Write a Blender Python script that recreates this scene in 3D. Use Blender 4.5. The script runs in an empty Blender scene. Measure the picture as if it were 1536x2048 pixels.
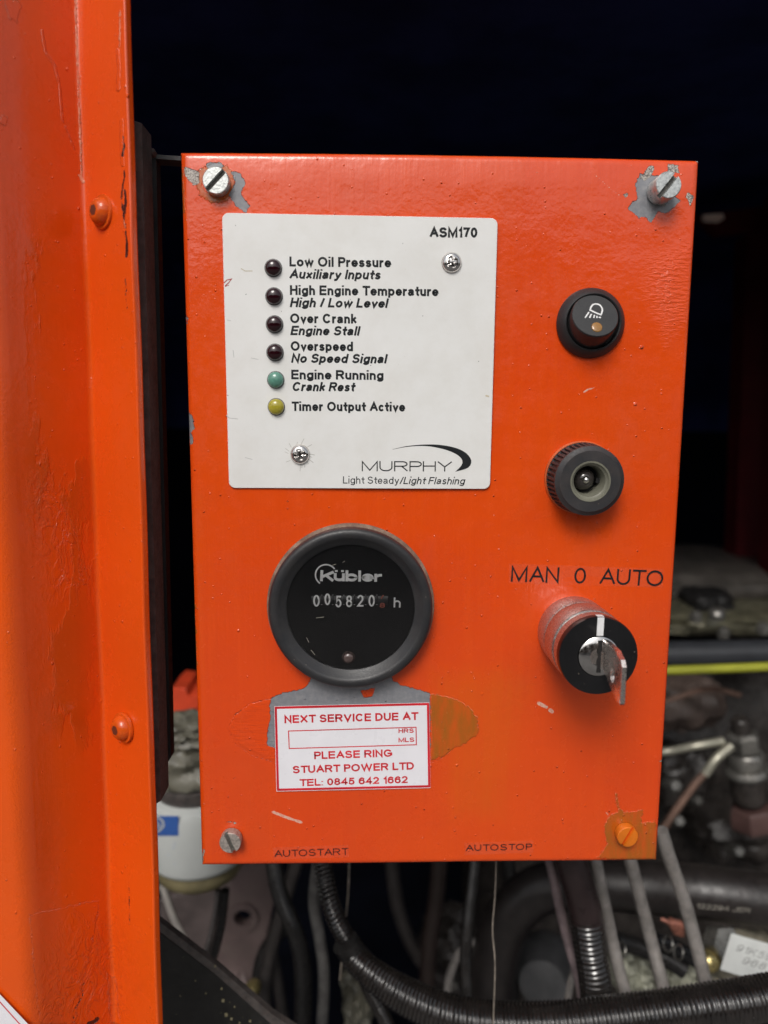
import bpy, math, random
import numpy as np
from mathutils import Vector, Matrix, Euler, noise

random.seed(7)
rng = np.random.default_rng(7)
S = bpy.context.scene
COL = S.collection
R = math.radians

# ------------------------------------------------------------------ camera
FPX = 1480.0                                   # focal length in photo pixels (1536 x 2048)
cam_d = bpy.data.cameras.new('camera')
cam = bpy.data.objects.new('camera', cam_d); COL.objects.link(cam)
cam.location = (-0.02855555, -0.2839234, 0.0473602)
cam.rotation_euler = (1.43401367, -0.00592479, -0.02727713)
cam_d.sensor_fit = 'VERTICAL'; cam_d.sensor_height = 36; cam_d.sensor_width = 27
cam_d.lens = FPX / 2048 * 36
cam_d.clip_start = 0.01; cam_d.clip_end = 200
cam_d.dof.use_dof = True
cam_d.dof.focus_distance = 0.287
cam_d.dof.aperture_fstop = 6.8
S.camera = cam

# ------------------------------------------------------------------ sky and soft sun
SUN_DIR = Vector((-0.22, -0.72, 0.74)).normalized()
w = bpy.data.worlds.new('World'); S.world = w; w.use_nodes = True
nt = w.node_tree
sky = nt.nodes.new('ShaderNodeTexSky'); sky.sky_type = 'NISHITA'; sky.sun_disc = False
sky.sun_elevation = math.asin(SUN_DIR.z); sky.sun_rotation = math.atan2(SUN_DIR.x, SUN_DIR.y)
sky.dust_density = 4.0; sky.air_density = 1.2
hs = nt.nodes.new('ShaderNodeHueSaturation'); hs.inputs['Saturation'].default_value = 0.30   # grey, overcast sky
nt.links.new(sky.outputs[0], hs.inputs['Color'])
nt.links.new(hs.outputs[0], nt.nodes['Background'].inputs[0])
nt.nodes['Background'].inputs[1].default_value = 0.115
sd = bpy.data.lights.new('sun', 'SUN'); sd.energy = 1.45; sd.angle = R(22); sd.color = (1, 0.96, 0.91)
sun = bpy.data.objects.new('sun', sd); COL.objects.link(sun)
sun.rotation_euler = SUN_DIR.to_track_quat('Z', 'Y').to_euler()
S.view_settings.view_transform = 'Standard'; S.view_settings.look = 'None'
S.view_settings.exposure = 0.04; S.view_settings.gamma = 1.0

# ------------------------------------------------------------------ measuring helpers
CR = Euler(cam.rotation_euler).to_matrix(); CL = Vector(cam.location)
def at(px, py, Y=0.0):
    """world point on the upright plane y = Y that the photo shows at pixel (px, py)"""
    d = CR @ Vector(((px - 768) / FPX, -(py - 1024) / FPX, -1))
    return CL + d * ((Y - CL.y) / d.y)
def size(px, Y=0.0):
    return px * (Y - CL.y) / FPX

# ------------------------------------------------------------------ object helpers
def tag(o, label=None, cat=None, group=None, kind=None):
    if label: o['label'] = label
    if cat: o['category'] = cat
    if group: o['group'] = group
    if kind: o['kind'] = kind
    return o
def empty(name, loc=(0, 0, 0), label=None, cat=None, group=None):
    o = bpy.data.objects.new(name, None); o.empty_display_size = 0.02; COL.objects.link(o); o.location = loc
    return tag(o, label, cat, group)
class MB:
    def __init__(s): s.v = []; s.f = []; s.mi = []
    def add(s, v, f, mi=0):
        n = len(s.v); s.v += [tuple(p) for p in v]; s.f += [tuple(i + n for i in q) for q in f]; s.mi += [mi] * len(f); return s
    def build(s, name, mat, parent=None, smooth=True, angle=35):
        me = bpy.data.meshes.new(name); me.from_pydata(s.v, [], s.f); me.validate()
        for m in (mat if isinstance(mat, (list, tuple)) else [mat]): me.materials.append(m)
        if any(s.mi) and len(me.polygons) == len(s.mi): me.polygons.foreach_set('material_index', s.mi)
        if smooth:
            me.polygons.foreach_set('use_smooth', [True] * len(me.polygons))
            me.set_sharp_from_angle(angle=R(angle))
        me.update()
        o = bpy.data.objects.new(name, me); COL.objects.link(o)
        if parent is not None:
            o.parent = parent
            L = Vector(parent.location); q = parent
            while q.parent is not None: q = q.parent; L += Vector(q.location)
            o.location = -L
        return o
FRONT = Vector((0, -1, 0))
def basis(a):
    a = Vector(a).normalized()
    t = Vector((1, 0, 0)) if abs(a.x) < 0.9 else Vector((0, 0, 1))
    v = a.cross(t).normalized(); u = v.cross(a).normalized()
    return u, v, a
def lathe(prof, c, axis=FRONT, seg=64, rmod=None):
    """profile [(radius, distance along axis)]"""
    u, v, a = basis(axis); c = Vector(c); V = []; F = []; n = len(prof)
    for (r, d) in prof:
        for k in range(seg):
            t = 2 * math.pi * k / seg; rr = r if rmod is None else rmod(r, d, t)
            V.append(c + a * d + (u * math.cos(t) + v * math.sin(t)) * rr)
    for i in range(n - 1):
        for k in range(seg):
            k2 = (k + 1) % seg
            F.append((i * seg + k, i * seg + k2, (i + 1) * seg + k2, (i + 1) * seg + k))
    if prof[0][0] > 1e-6: F.append(tuple(range(seg))[::-1])
    if prof[-1][0] > 1e-6: F.append(tuple((n - 1) * seg + k for k in range(seg)))
    return V, F
def ring(prof, c, axis=FRONT, seg=64, rmod=None):
    """like lathe, but the profile is a closed loop: a ring"""
    u, v, a = basis(axis); c = Vector(c); V = []; F = []; n = len(prof)
    for (r, d) in prof:
        for k in range(seg):
            t = 2 * math.pi * k / seg; rr = r if rmod is None else rmod(r, d, t)
            V.append(c + a * d + (u * math.cos(t) + v * math.sin(t)) * rr)
    for i in range(n):
        j = (i + 1) % n
        for k in range(seg):
            k2 = (k + 1) % seg
            F.append((i * seg + k, i * seg + k2, j * seg + k2, j * seg + k))
    return V, F
def box(p0, p1):
    (x0, y0, z0), (x1, y1, z1) = p0, p1
    V = [(x, y, z) for x in (x0, x1) for y in (y0, y1) for z in (z0, z1)]
    return V, [(0, 1, 3, 2), (4, 6, 7, 5), (0, 4, 5, 1), (2, 3, 7, 6), (0, 2, 6, 4), (1, 5, 7, 3)]
def prism(pts, vec, chamfer=0.0):
    """outline (3D points, planar) extruded along vec, front edge (at pts+vec) chamfered"""
    pts = [Vector(p) for p in pts]; vec = Vector(vec); n = len(pts); c = sum(pts, Vector()) / n
    V = list(pts); F = [tuple(range(n))[::-1]]
    L = vec.length
    if chamfer > 0:
        rings = [[p + vec * (1 - chamfer / L) for p in pts], [p + vec + (c - p).normalized() * chamfer for p in pts]]
    else: rings = [[p + vec for p in pts]]
    base = 0
    for rg in rings:
        b2 = len(V); V += rg
        for i in range(n): F.append((base + i, base + (i + 1) % n, b2 + (i + 1) % n, b2 + i))
        base = b2
    F.append(tuple(base + i for i in range(n)))
    return V, F
def spline(pts, step):
    """Catmull-Rom through pts (Vectors or tuples + optional radius), resampled at an even step"""
    P = [np.array(p, float) for p in pts]; P = [2 * P[0] - P[1]] + P + [2 * P[-1] - P[-2]]
    out = []
    for i in range(1, len(P) - 2):
        for k in range(40):
            t = k / 40; a, b, c, d = P[i - 1], P[i], P[i + 1], P[i + 2]
            out.append(0.5 * ((2 * b) + (-a + c) * t + (2 * a - 5 * b + 4 * c - d) * t * t + (-a + 3 * b - 3 * c + d) * t ** 3))
    out.append(P[-2]); out = np.array(out)
    s = np.concatenate([[0], np.cumsum(np.linalg.norm(np.diff(out[:, :3], axis=0), axis=1))])
    m = max(2, int(s[-1] / step) + 1); q = np.linspace(0, s[-1], m)
    return np.stack([np.interp(q, s, out[:, j]) for j in range(out.shape[1])], 1), q
def sweep(pts, rad, step=0.003, seg=14, rfun=None):
    """tube along a path; rad constant or 4th column of pts; rfun(s, r, theta) modulates it"""
    Q, s = spline(pts, step); V = []; F = []
    T = np.gradient(Q[:, :3], axis=0); T /= np.linalg.norm(T, axis=1)[:, None]
    ref = Vector((0.13, 1, 0.07)).normalized(); m = len(Q)
    for i in range(m):
        t = Vector(T[i]); u = (ref - t * ref.dot(t)).normalized(); ref = u; v = t.cross(u)
        r0 = Q[i, 3] if Q.shape[1] > 3 else rad
        for k in range(seg):
            a = 2 * math.pi * k / seg; r = r0 if rfun is None else rfun(s[i], r0, a)
            V.append(Vector(Q[i, :3]) + (u * math.cos(a) + v * math.sin(a)) * r)
    for i in range(m - 1):
        for k in range(seg):
            k2 = (k + 1) % seg; F.append((i * seg + k, i * seg + k2, (i + 1) * seg + k2, (i + 1) * seg + k))
    F.append(tuple(range(seg))[::-1]); F.append(tuple((m - 1) * seg + k for k in range(seg)))
    return V, F
def pth(*a):
    """(px, py, Y[, radius_px]) -> path points in the world"""
    out = []
    for q in a:
        p = at(q[0], q[1], q[2]); out.append((p.x, p.y, p.z) + ((size(q[3], q[2]),) if len(q) > 3 else ()))
    return out
def corrugated(pitch, depth):
    return lambda s, r, a: r * (1 - depth * (0.5 - 0.5 * math.cos(2 * math.pi * s / pitch)) ** 0.6)

# ------------------------------------------------------------------ materials
def newmat(name):
    m = bpy.data.materials.new(name); m.use_nodes = True
    nt = m.node_tree; b = nt.nodes['Principled BSDF']
    return m, nt, b
class N:
    """small node-building helper"""
    def __init__(s, nt): s.nt = nt; s.co = None
    def n(s, t, **kw):
        x = s.nt.nodes.new(t)
        for k, v in kw.items(): setattr(x, k, v)
        return x
    def lk(s, a, b): s.nt.links.new(a, b)
    def coord(s, scale=(1, 1, 1)):
        if s.co is None: s.co = s.n('ShaderNodeTexCoord')
        mp = s.n('ShaderNodeMapping'); mp.inputs['Scale'].default_value = scale
        s.lk(s.co.outputs['Object'], mp.inputs[0]); return mp.outputs[0]
    def noise(s, scale, detail=3, rough=0.55, st=(1, 1, 1), dist=0):
        x = s.n('ShaderNodeTexNoise'); x.inputs['Scale'].default_value = scale; x.inputs['Detail'].default_value = detail
        x.inputs['Roughness'].default_value = rough; x.inputs['Distortion'].default_value = dist
        s.lk(s.coord(st), x.inputs['Vector']); return x.outputs['Fac']
    def mr(s, v, a, b, c=0.0, d=1.0, smooth=True):
        x = s.n('ShaderNodeMapRange'); x.interpolation_type = 'SMOOTHSTEP' if smooth else 'LINEAR'
        s.lk(v, x.inputs[0])
        for i, q in zip((1, 2, 3, 4), (a, b, c, d)): x.inputs[i].default_value = q
        return x.outputs[0]
    def m(s, op, a, b=0.0, c=0.0):
        x = s.n('ShaderNodeMath', operation=op)
        for i, q in enumerate((a, b, c)):
            if isinstance(q, (int, float)): x.inputs[i].default_value = q
            else: s.lk(q, x.inputs[i])
        return x.outputs[0]
    def mix(s, f, a, b):
        x = s.n('ShaderNodeMix', data_type='RGBA')
        for i, q in ((0, f), (6, a), (7, b)):
            if isinstance(q, (int, float)): x.inputs[i].default_value = q
            elif isinstance(q, tuple): x.inputs[i].default_value = q + (1,) if len(q) == 3 else q
            else: s.lk(q, x.inputs[i])
        return x.outputs[2]
    def attr(s, name):
        x = s.n('ShaderNodeAttribute', attribute_name=name); return x.outputs['Fac']
    def bump(s, h, dist, strength=1.0, prev=None):
        x = s.n('ShaderNodeBump'); x.inputs['Distance'].default_value = dist; x.inputs['Strength'].default_value = strength
        s.lk(h, x.inputs['Height'])
        if prev is not None: s.lk(prev, x.inputs['Normal'])
        return x.outputs[0]
    def nibs(s, cell, radius, thresh, st=(1, 1, 1)):
        """scattered small round bumps: height 0..1"""
        v = s.n('ShaderNodeTexVoronoi', feature='F1'); v.inputs['Scale'].default_value = 1 / cell
        s.lk(s.coord(st), v.inputs['Vector'])
        d = s.mr(v.outputs['Distance'], 0.0, radius / cell, 1.0, 0.0)
        sep = s.n('ShaderNodeSeparateColor'); s.lk(v.outputs['Color'], sep.inputs[0])
        g = s.mr(sep.outputs[0], thresh, 1.0, 0.0, 1.0, False)
        return s.m('MULTIPLY', d, g)

def plain(name, col, rough=0.5, metal=0.0, var=0.15, vs=60, bs=250, bd=0.00015, dust=None, dust_amt=0.0, haze=None, spec=0.5, coat=0.0, nrm=1.0):
    """base colour with uneven tone, uneven gloss, fine relief and optional dust"""
    m, nt, b = newmat(name); g = N(nt)
    n1 = g.noise(vs, 4, 0.6); n2 = g.noise(bs, 3, 0.6)
    lo = tuple(c * (1 - var) for c in col); hi = tuple(min(1, c * (1 + var)) for c in col)
    c = g.mix(g.mr(n1, 0.3, 0.7), lo, hi)
    if dust is not None:
        c = g.mix(g.m('MULTIPLY', g.mr(g.noise(vs * 2.3, 5, 0.7), 0.35, 0.75), dust_amt if haze is None else haze), c, dust)
        sp = g.nibs(0.0022, 0.0003, 0.75)
        c = g.mix(g.m('MINIMUM', g.m('MULTIPLY', sp, 2.5 * dust_amt), 1.0), c, dust)
    g.lk(c, b.inputs['Base Color'])
    g.lk(g.mr(n2, 0.2, 0.8, max(0.03, rough - 0.1), min(1, rough + 0.12)), b.inputs['Roughness'])
    b.inputs['Metallic'].default_value = metal; b.inputs['Specular IOR Level'].default_value = spec
    b.inputs['Coat Weight'].default_value = coat
    if bd: g.lk(g.bump(n2, bd, nrm), b.inputs['Normal'])
    return m

ORANGE = (0.77, 0.077, 0.0055); RED = (0.66, 0.032, 0.0045); GREY = (0.20, 0.205, 0.225)
def paint(name, masks=False, streak=1.0, peel=1.0, post=False, bd=0.00016):
    m, nt, b = newmat(name); g = N(nt)
    big = g.noise(9, 3, 0.5); st = g.noise(420, 3, 0.6, (1, 1, 0.03)); st2 = g.noise(1100, 2, 0.6, (1, 1, 0.02))
    c = g.mix(g.mr(big, 0.35, 0.65), ORANGE, tuple(0.7 * a + 0.3 * q for a, q in zip(ORANGE, RED)))
    c = g.mix(g.m('MULTIPLY', g.mr(st, 0.45, 0.75), 0.18), c, (0.85, 0.10, 0.006))
    c = g.mix(g.m('MULTIPLY', g.mr(g.noise(45, 5, 0.7), 0.5, 0.8), 0.12), c, RED)
    specks = g.nibs(0.0085, 0.00020, 0.75)
    c = g.mix(g.m('MINIMUM', g.m('MULTIPLY', specks, 3.0), 1.0), c, (0.10, 0.02, 0.01))
    smg = g.mr(g.noise(24, 5, 0.62, (1, 1, 0.6)), 0.45, 0.7); c = g.mix(g.m('MULTIPLY', smg, 0.16), c, (0.52, 0.066, 0.012))
    rough = g.m('ADD', g.mr(g.noise(160, 4, 0.6), 0.25, 0.75, 0.14, 0.30), g.m('MULTIPLY', smg, 0.14))
    h = g.m('ADD', g.m('MULTIPLY', st, 0.28 * streak), g.m('MULTIPLY', st2, 0.10 * streak))
    h = g.m('ADD', h, g.m('MULTIPLY', g.noise(600, 2, 0.5), 0.22 * peel))
    h = g.m('ADD', h, g.m('MULTIPLY', g.noise(60, 3, 0.5), 1.2 * peel))
    h = g.m('ADD', h, g.m('MULTIPLY', g.nibs(0.0032, 0.00045, 0.55), 2.4))
    h = g.m('ADD', h, g.m('MULTIPLY', g.nibs(0.011, 0.0009, 0.7), 3.0))
    fine = g.noise(1500, 4, 0.65); mid = g.noise(380, 4, 0.65)
    jit = g.m('ADD', g.m('MULTIPLY', g.m('SUBTRACT', fine, 0.5), 0.0009), g.m('MULTIPLY', g.m('SUBTRACT', mid, 0.5), 0.0022))
    def mask(nm, edge=0.00012, js=1.0):
        return g.mr(g.m('ADD', g.attr(nm), g.m('MULTIPLY', jit, js)), -edge, edge, 1.0, 0.0)
    if masks:
        # soft translucent ochre over-paint
        soft = g.mr(g.m('ADD', g.attr('soft'), g.m('MULTIPLY', jit, 4)), -0.010, 0.005, 1.0, 0.0)
        c = g.mix(g.m('MULTIPLY', soft, g.mr(st, 0.2, 0.7, 0.25, 0.6)), c, (0.70, 0.105, 0.004))
        oc = mask('ochre', 0.00035, 1.7); c = g.mix(g.m('MULTIPLY', oc, g.mr(g.noise(300, 4, 0.6, (1, 1, 0.25)), 0.25, 0.7, 0.35, 0.9)), c, (0.34, 0.112, 0.008))
        pr = mask('primer')
        prc = g.mix(g.mr(g.noise(500, 4, 0.6), 0.35, 0.75), GREY, (0.26, 0.26, 0.27))
        c = g.mix(pr, c, prc)
        ws = mask('worn', 0.00006, 0.9)
        wsc = g.mix(g.mr(g.noise(1800, 4, 0.7), 0.4, 0.6), (0.55, 0.50, 0.44), (0.10, 0.08, 0.07))
        c = g.mix(ws, c, wsc)
        sc = mask('scratch', 0.00008, 0.35); c = g.mix(g.m('MULTIPLY', sc, g.mr(g.noise(1400, 3), 0.3, 0.6, 0.4, 1.0)), c, (0.72, 0.46, 0.36))
        dk = mask('line', 0.00009, 0.3); c = g.mix(g.m('MULTIPLY', dk, g.mr(g.noise(160, 3), 0.42, 0.62, 0.0, 0.75)), c, (0.09, 0.03, 0.015))
        sand = g.mr(g.attr('sand'), -0.001, 0.0005, 1.0, 0.0)
        h = g.m('ADD', h, g.m('MULTIPLY', sand, g.m('MULTIPLY', g.noise(900, 3, 0.6, (0.12, 1, 1)), 0.9)))
        h = g.m('SUBTRACT', h, g.m('MULTIPLY', pr, 1.6)); h = g.m('SUBTRACT', h, g.m('MULTIPLY', ws, 1.6))
        h = g.m('SUBTRACT', h, g.m('MULTIPLY', dk, 0.5)); h = g.m('ADD', h, g.m('MULTIPLY', oc, 0.5))
        rip = g.mr(g.attr('ripple'), -0.012, 0.004, 1.0, 0.0)
        h = g.m('ADD', h, g.m('MULTIPLY', rip, g.m('MULTIPLY', g.noise(1000, 3, 0.6, (0.35, 1, 1)), 2.6)))
        rough = g.m('ADD', rough, g.m('MULTIPLY', pr, 0.25))
    if post:
        c = g.mix(0.55, c, (0.80, 0.098, 0.006))
        drip = mask('drip', 0.00018, 0.5); h = g.m('ADD', h, g.m('MULTIPLY', drip, 1.8))
        bead_glint = mask('bead_glint', 0.00015, 0.8); h = g.m('ADD', h, g.m('MULTIPLY', bead_glint, g.m('ADD', g.m('MULTIPLY', g.noise(900, 3), 1.2), 0.8))); c = g.mix(g.m('MULTIPLY', bead_glint, 0.6), c, (0.80, 0.36, 0.22))  # weld bead relief; the pinkish mix also paints the edge highlights
        h = g.m('ADD', h, g.m('MULTIPLY', g.nibs(0.0060, 0.0006, 0.5, (1, 1, 0.7)), 3.5))
        low = g.mr(g.attr('low'), -0.06, 0.06, 1.0, 0.0); c = g.mix(g.m('MULTIPLY', low, 0.7), c, (0.82, 0.098, 0.004))  # brighter orange at lower left: the light gradient put into the colour
        # thin patchy older coat, ochre, and cracks that show dark filler
        pat = g.mr(g.noise(34, 6, 0.62, (1, 1, 0.35)), 0.52, 0.55)
        zone = g.mr(g.attr('zone'), -0.006, 0.006, 1.0, 0.0)
        c = g.mix(g.m('MULTIPLY', g.m('MULTIPLY', pat, zone), 0.55), c, (0.50, 0.075, 0.006))
        h = g.m('ADD', h, g.m('MULTIPLY', g.m('MULTIPLY', pat, zone), 1.1))
        ck = mask('line', 0.00008, 0.75); c = g.mix(ck, c, (0.012, 0.010, 0.010))
        fl = mask('flake', 0.0002, 1.5); h = g.m('ADD', h, g.m('MULTIPLY', fl, 2.6))
        h = g.m('SUBTRACT', h, g.m('MULTIPLY', ck, 3.0))
        wr = g.mr(g.attr('wrinkle'), -0.01, 0.01, 1.0, 0.0)
        h = g.m('ADD', h, g.m('MULTIPLY', wr, g.m('MULTIPLY', g.mr(g.noise(170, 4, 0.6, (1, 1, 0.6), 2.2), 0.46, 0.58), 1.5)))
        gr = g.mr(g.attr('grain'), -0.003, 0.002, 1.0, 0.0)
        h = g.m('ADD', h, g.m('MULTIPLY', gr, g.m('MULTIPLY', g.noise(1100, 3, 0.6), 1.6)))
    g.lk(c, b.inputs['Base Color']); g.lk(rough, b.inputs['Roughness'])
    b.inputs['Specular IOR Level'].default_value = 0.5
    b.inputs['Coat Weight'].default_value = 0.55; b.inputs['Coat Roughness'].default_value = 0.10
    nb = g.bump(h, bd, 1.0); g.lk(nb, b.inputs['Normal']); g.lk(nb, b.inputs['Coat Normal'])
    return m

M = {}
M['panel'] = paint('orange_panel_paint', masks=True, bd=0.00032)
M['post'] = paint('orange_post_paint', post=True, streak=0.7)
M['orange'] = paint('orange_paint', streak=0.5)
M['orange_bolt'] = plain('orange_bolt_paint', (0.62, 0.085, 0.007), 0.22, bd=0.00012, bs=500)
M['ochre_screw'] = plain('ochre_screw_paint', (0.66, 0.16, 0.010), 0.35, bd=0.00008, bs=600)
M['plate'] = plain('white_plate', (0.80, 0.80, 0.785), 0.38, var=0.02, vs=16, bs=900, bd=0.00001, dust=(0.52, 0.48, 0.40), dust_amt=0.12, haze=0.22)
M['plate_edge'] = plain('plate_edge', (0.12, 0.12, 0.12), 0.5)
M['print'] = plain('black_print', (0.010, 0.012, 0.014), 0.5, bd=0, spec=0.3)
M['redprint'] = plain('red_print', (0.62, 0.018, 0.030), 0.4, bd=0)
M['whiteprint'] = plain('white_print', (0.75, 0.75, 0.75), 0.5, bd=0, var=0.05, vs=600)
M['sticker'] = plain('white_sticker', (0.83, 0.82, 0.86), 0.3, var=0.02, vs=90, bs=120, bd=0.00006)
M['zinc'] = plain('zinc_screw', (0.62, 0.64, 0.62), 0.34, metal=0.75, var=0.18, vs=900, bs=900, bd=0.00012)
M['zinc_dull'] = plain('dull_zinc_screw', (0.42, 0.37, 0.33), 0.5, metal=0.5, var=0.3, vs=900, bs=900, bd=0.00012)
M['slot'] = plain('dark_slot', (0.10, 0.095, 0.085), 0.7, var=0.4, vs=900)  # dark tone for screw slot floors and shanks
M['chrome'] = plain('bright_steel', (0.72, 0.70, 0.68), 0.13, metal=1.0, var=0.06, vs=900, bs=900, bd=0.00002)
M['keysteel'] = plain('key_steel', (0.86, 0.78, 0.73), 0.27, metal=1.0, var=0.1, vs=500, bs=1500, bd=0.00004)
M['satin'] = plain('satin_chrome', (0.50, 0.485, 0.475), 0.27, metal=0.88, var=0.3, vs=1500, bs=2600, bd=0.00012, dust=(0.42, 0.32, 0.27), dust_amt=0.35, haze=.22)
M['black'] = plain('black_plastic', (0.018, 0.019, 0.021), 0.48, var=0.2, bs=1600, bd=0.00004, dust=(0.30, 0.25, 0.2), dust_amt=0.16, haze=0.02)
M['bezel'] = plain('black_bezel', (0.021, 0.0215, 0.024), 0.42, var=0.12, bs=1800, bd=0.00005, dust=(0.42, 0.34, 0.27), dust_amt=0.22, haze=0.03)
M['knob'] = plain('dusty_knob', (0.026, 0.026, 0.029), 0.55, var=0.2, bs=900, bd=0.00006, dust=(0.40, 0.27, 0.20), dust_amt=0.3, haze=0.05)
M['dustrim'] = plain('dusty_rim', (0.15, 0.09, 0.065), 0.8, var=0.3, bs=1200, dust=(0.42, 0.30, 0.22), dust_amt=0.7)
M['gloss_black'] = plain('glossy_black_disc', (0.010, 0.010, 0.011), 0.16, var=0.2, bs=2500, bd=0.00001, dust=(0.5, 0.42, 0.34), dust_amt=0.2, haze=0.0)
M['dial'] = plain('black_dial', (0.005, 0.0045, 0.005), 0.6, var=0.2, bd=0, spec=0.2, dust=(0.35, 0.30, 0.25), dust_amt=0.12, haze=0.0)
M['cream'] = plain('cream_plastic', (0.19, 0.187, 0.145), 0.35, var=0.15, bs=500, bd=0.00008)
M['rustedge'] = plain('worn_edge', (0.10, 0.07, 0.055), 0.7, var=0.4)
M['bar'] = plain('dark_bar', (0.062, 0.056, 0.054), 0.45, var=0.35, vs=200, bs=700, bd=0.00012, dust=(0.16, 0.11, 0.09), dust_amt=0.35)
M['bar_dark'] = plain('black_flange', (0.010, 0.009, 0.009), 0.6, var=0.3)
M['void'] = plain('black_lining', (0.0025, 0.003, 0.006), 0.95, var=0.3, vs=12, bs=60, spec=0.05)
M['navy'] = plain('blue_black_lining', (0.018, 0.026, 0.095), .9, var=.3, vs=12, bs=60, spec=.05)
M['concrete'] = plain('yard_concrete', (0.13, 0.125, 0.12), 0.9, var=0.15, vs=2, bs=40, bd=0.002)
M['darkred'] = plain('dark_red_paint', (0.06, 0.0035, 0.006), 0.6, var=0.2, vs=20, spec=0.2)
M['oily'] = plain('oily_casting', (0.030, 0.026, 0.024), 0.30, var=0.5, vs=60, bs=150, bd=0.0012, dust=(0.07, 0.058, 0.05), dust_amt=0.4)
M['cast'] = plain('grey_casting', (0.12, 0.115, 0.092), 0.45, var=0.4, vs=50, bs=160, bd=0.0010, dust=(0.18, 0.16, 0.10), dust_amt=0.4)
M['olive'] = plain('olive_casting', (0.16, 0.15, 0.10), 0.32, metal=0.35, var=0.4, vs=50, bs=120, bd=0.0008)
M['palecast'] = plain('pale_fitting', (0.42, 0.42, 0.33), 0.45, metal=0.2, var=0.3, vs=80, bs=220, bd=0.0007)
M['pinkgrey'] = plain('pinkish_grey_paint', (0.125, 0.088, 0.085), 0.5, var=0.25, vs=30, bs=120, bd=0.0004, dust=(0.18, 0.15, 0.13), dust_amt=0.3)
M['hose'] = plain('black_hose', (0.013, 0.0125, 0.0125), 0.32, var=0.25, vs=60, bs=300, bd=0.00015, dust=(0.06, 0.05, 0.045), dust_amt=0.2)
M['hose_dusty'] = plain('dusty_hose', (0.030, 0.026, 0.025), 0.5, var=0.3, vs=60, bs=300, bd=0.00015, dust=(0.09, 0.075, 0.07), dust_amt=0.3)
M['conduit'] = plain('black_conduit', (0.012, 0.0105, 0.010), 0.17, var=0.25, vs=80, bs=500, bd=0.00003, dust=(0.10, 0.075, 0.06), dust_amt=0.2, haze=.10, coat=1.0)
M['greycable'] = plain('grey_cable', (0.20, 0.185, 0.175), 0.55, var=0.3, vs=110, bs=400, bd=0.0003, dust=(0.28, 0.25, 0.22), dust_amt=0.4)
M['pinkcable'] = plain('pinkish_cable', (0.17, 0.13, 0.135), 0.5, var=0.3, vs=110, bs=400, bd=0.0002)
M['lime'] = plain('yellow_green_pipe', (0.33, 0.34, 0.030), 0.42, var=0.12, vs=40, bs=200)
M['fuelpipe'] = plain('plated_pipe', (0.40, 0.385, 0.31), 0.38, metal=0.5, var=0.15, vs=40, bs=300)
M['rustpipe'] = plain('brown_pipe', (0.20, 0.12, 0.09), 0.5, metal=0.3, var=0.3, vs=60)
M['steel'] = plain('oily_steel', (0.26, 0.25, 0.23), 0.30, metal=0.7, var=0.3, vs=80, bs=220, bd=0.0003)
M['filterwhite'] = plain('white_canister', (0.50, 0.52, 0.505), 0.35, var=0.06, vs=20, bs=60, bd=0)
M['blue'] = plain('blue_print', (0.035, 0.105, 0.36), 0.35, bd=0)
M['faint'] = plain('faint_print', (0.42, 0.48, 0.58), 0.4, bd=0)
M['brass'] = plain('brass', (0.55, 0.45, 0.20), 0.3, metal=0.8, var=0.3, vs=60)
M['copper'] = plain('copper_strands', (0.42, 0.17, 0.12), 0.4, metal=0.5, var=0.4, vs=400)
M['tagwhite'] = plain('white_tag', (0.72, 0.74, 0.72), 0.5, var=0.06, vs=80)
M['string'] = plain('grey_string', (0.20, 0.17, 0.14), 0.7, var=0.3, vs=300)
M['orange_blur'] = plain('orange_block_paint', (0.62, 0.06, 0.02), 0.4)
M['pink'] = plain('glint_tab', (0.95, 0.72, 0.62), 0.35, bd=0)  # pale pink of a glint, given as base colour
M['greyhose'] = plain('greyish_print', (0.30, 0.28, 0.24), 0.5, bd=0)

def led_mat(name, col, trans=0.0, rough=0.12):
    m, nt, b = newmat(name); g = N(nt)
    g.lk(g.mix(g.mr(g.noise(700, 2), 0.3, 0.7), tuple(c * 0.8 for c in col), col), b.inputs['Base Color'])
    b.inputs['Roughness'].default_value = rough; b.inputs['Transmission Weight'].default_value = trans
    b.inputs['Coat Weight'].default_value = 0.5
    return m
M['led_red'] = led_mat('dark_red_lens', (0.020, 0.0015, 0.004))
M['led_green'] = led_mat('green_lens', (0.12, 0.30, 0.23), rough=0.2)
M['led_yellow'] = led_mat('yellow_lens', (0.42, 0.36, 0.035), rough=0.2)
M['amber'] = led_mat('amber_window', (0.34, 0.17, 0.045), rough=0.25)
M['glass_bulb'] = led_mat('bulb_glass', (0.85, 0.80, 0.78), trans=0.92, rough=0.03)
m, nt_, b_ = newmat('clear_tape'); M['tape'] = m
tr = nt_.nodes.new('ShaderNodeBsdfTransparent'); mx = nt_.nodes.new('ShaderNodeMixShader'); mx.inputs[0].default_value = 0.022
b_.inputs['Base Color'].default_value = (0.75, 0.45, 0.36, 1); b_.inputs['Roughness'].default_value = 0.25
nt_.links.new(tr.outputs[0], mx.inputs[1]); nt_.links.new(b_.outputs[0], mx.inputs[2])
nt_.links.new(mx.outputs[0], nt_.nodes['Material Output'].inputs[0])

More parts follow.
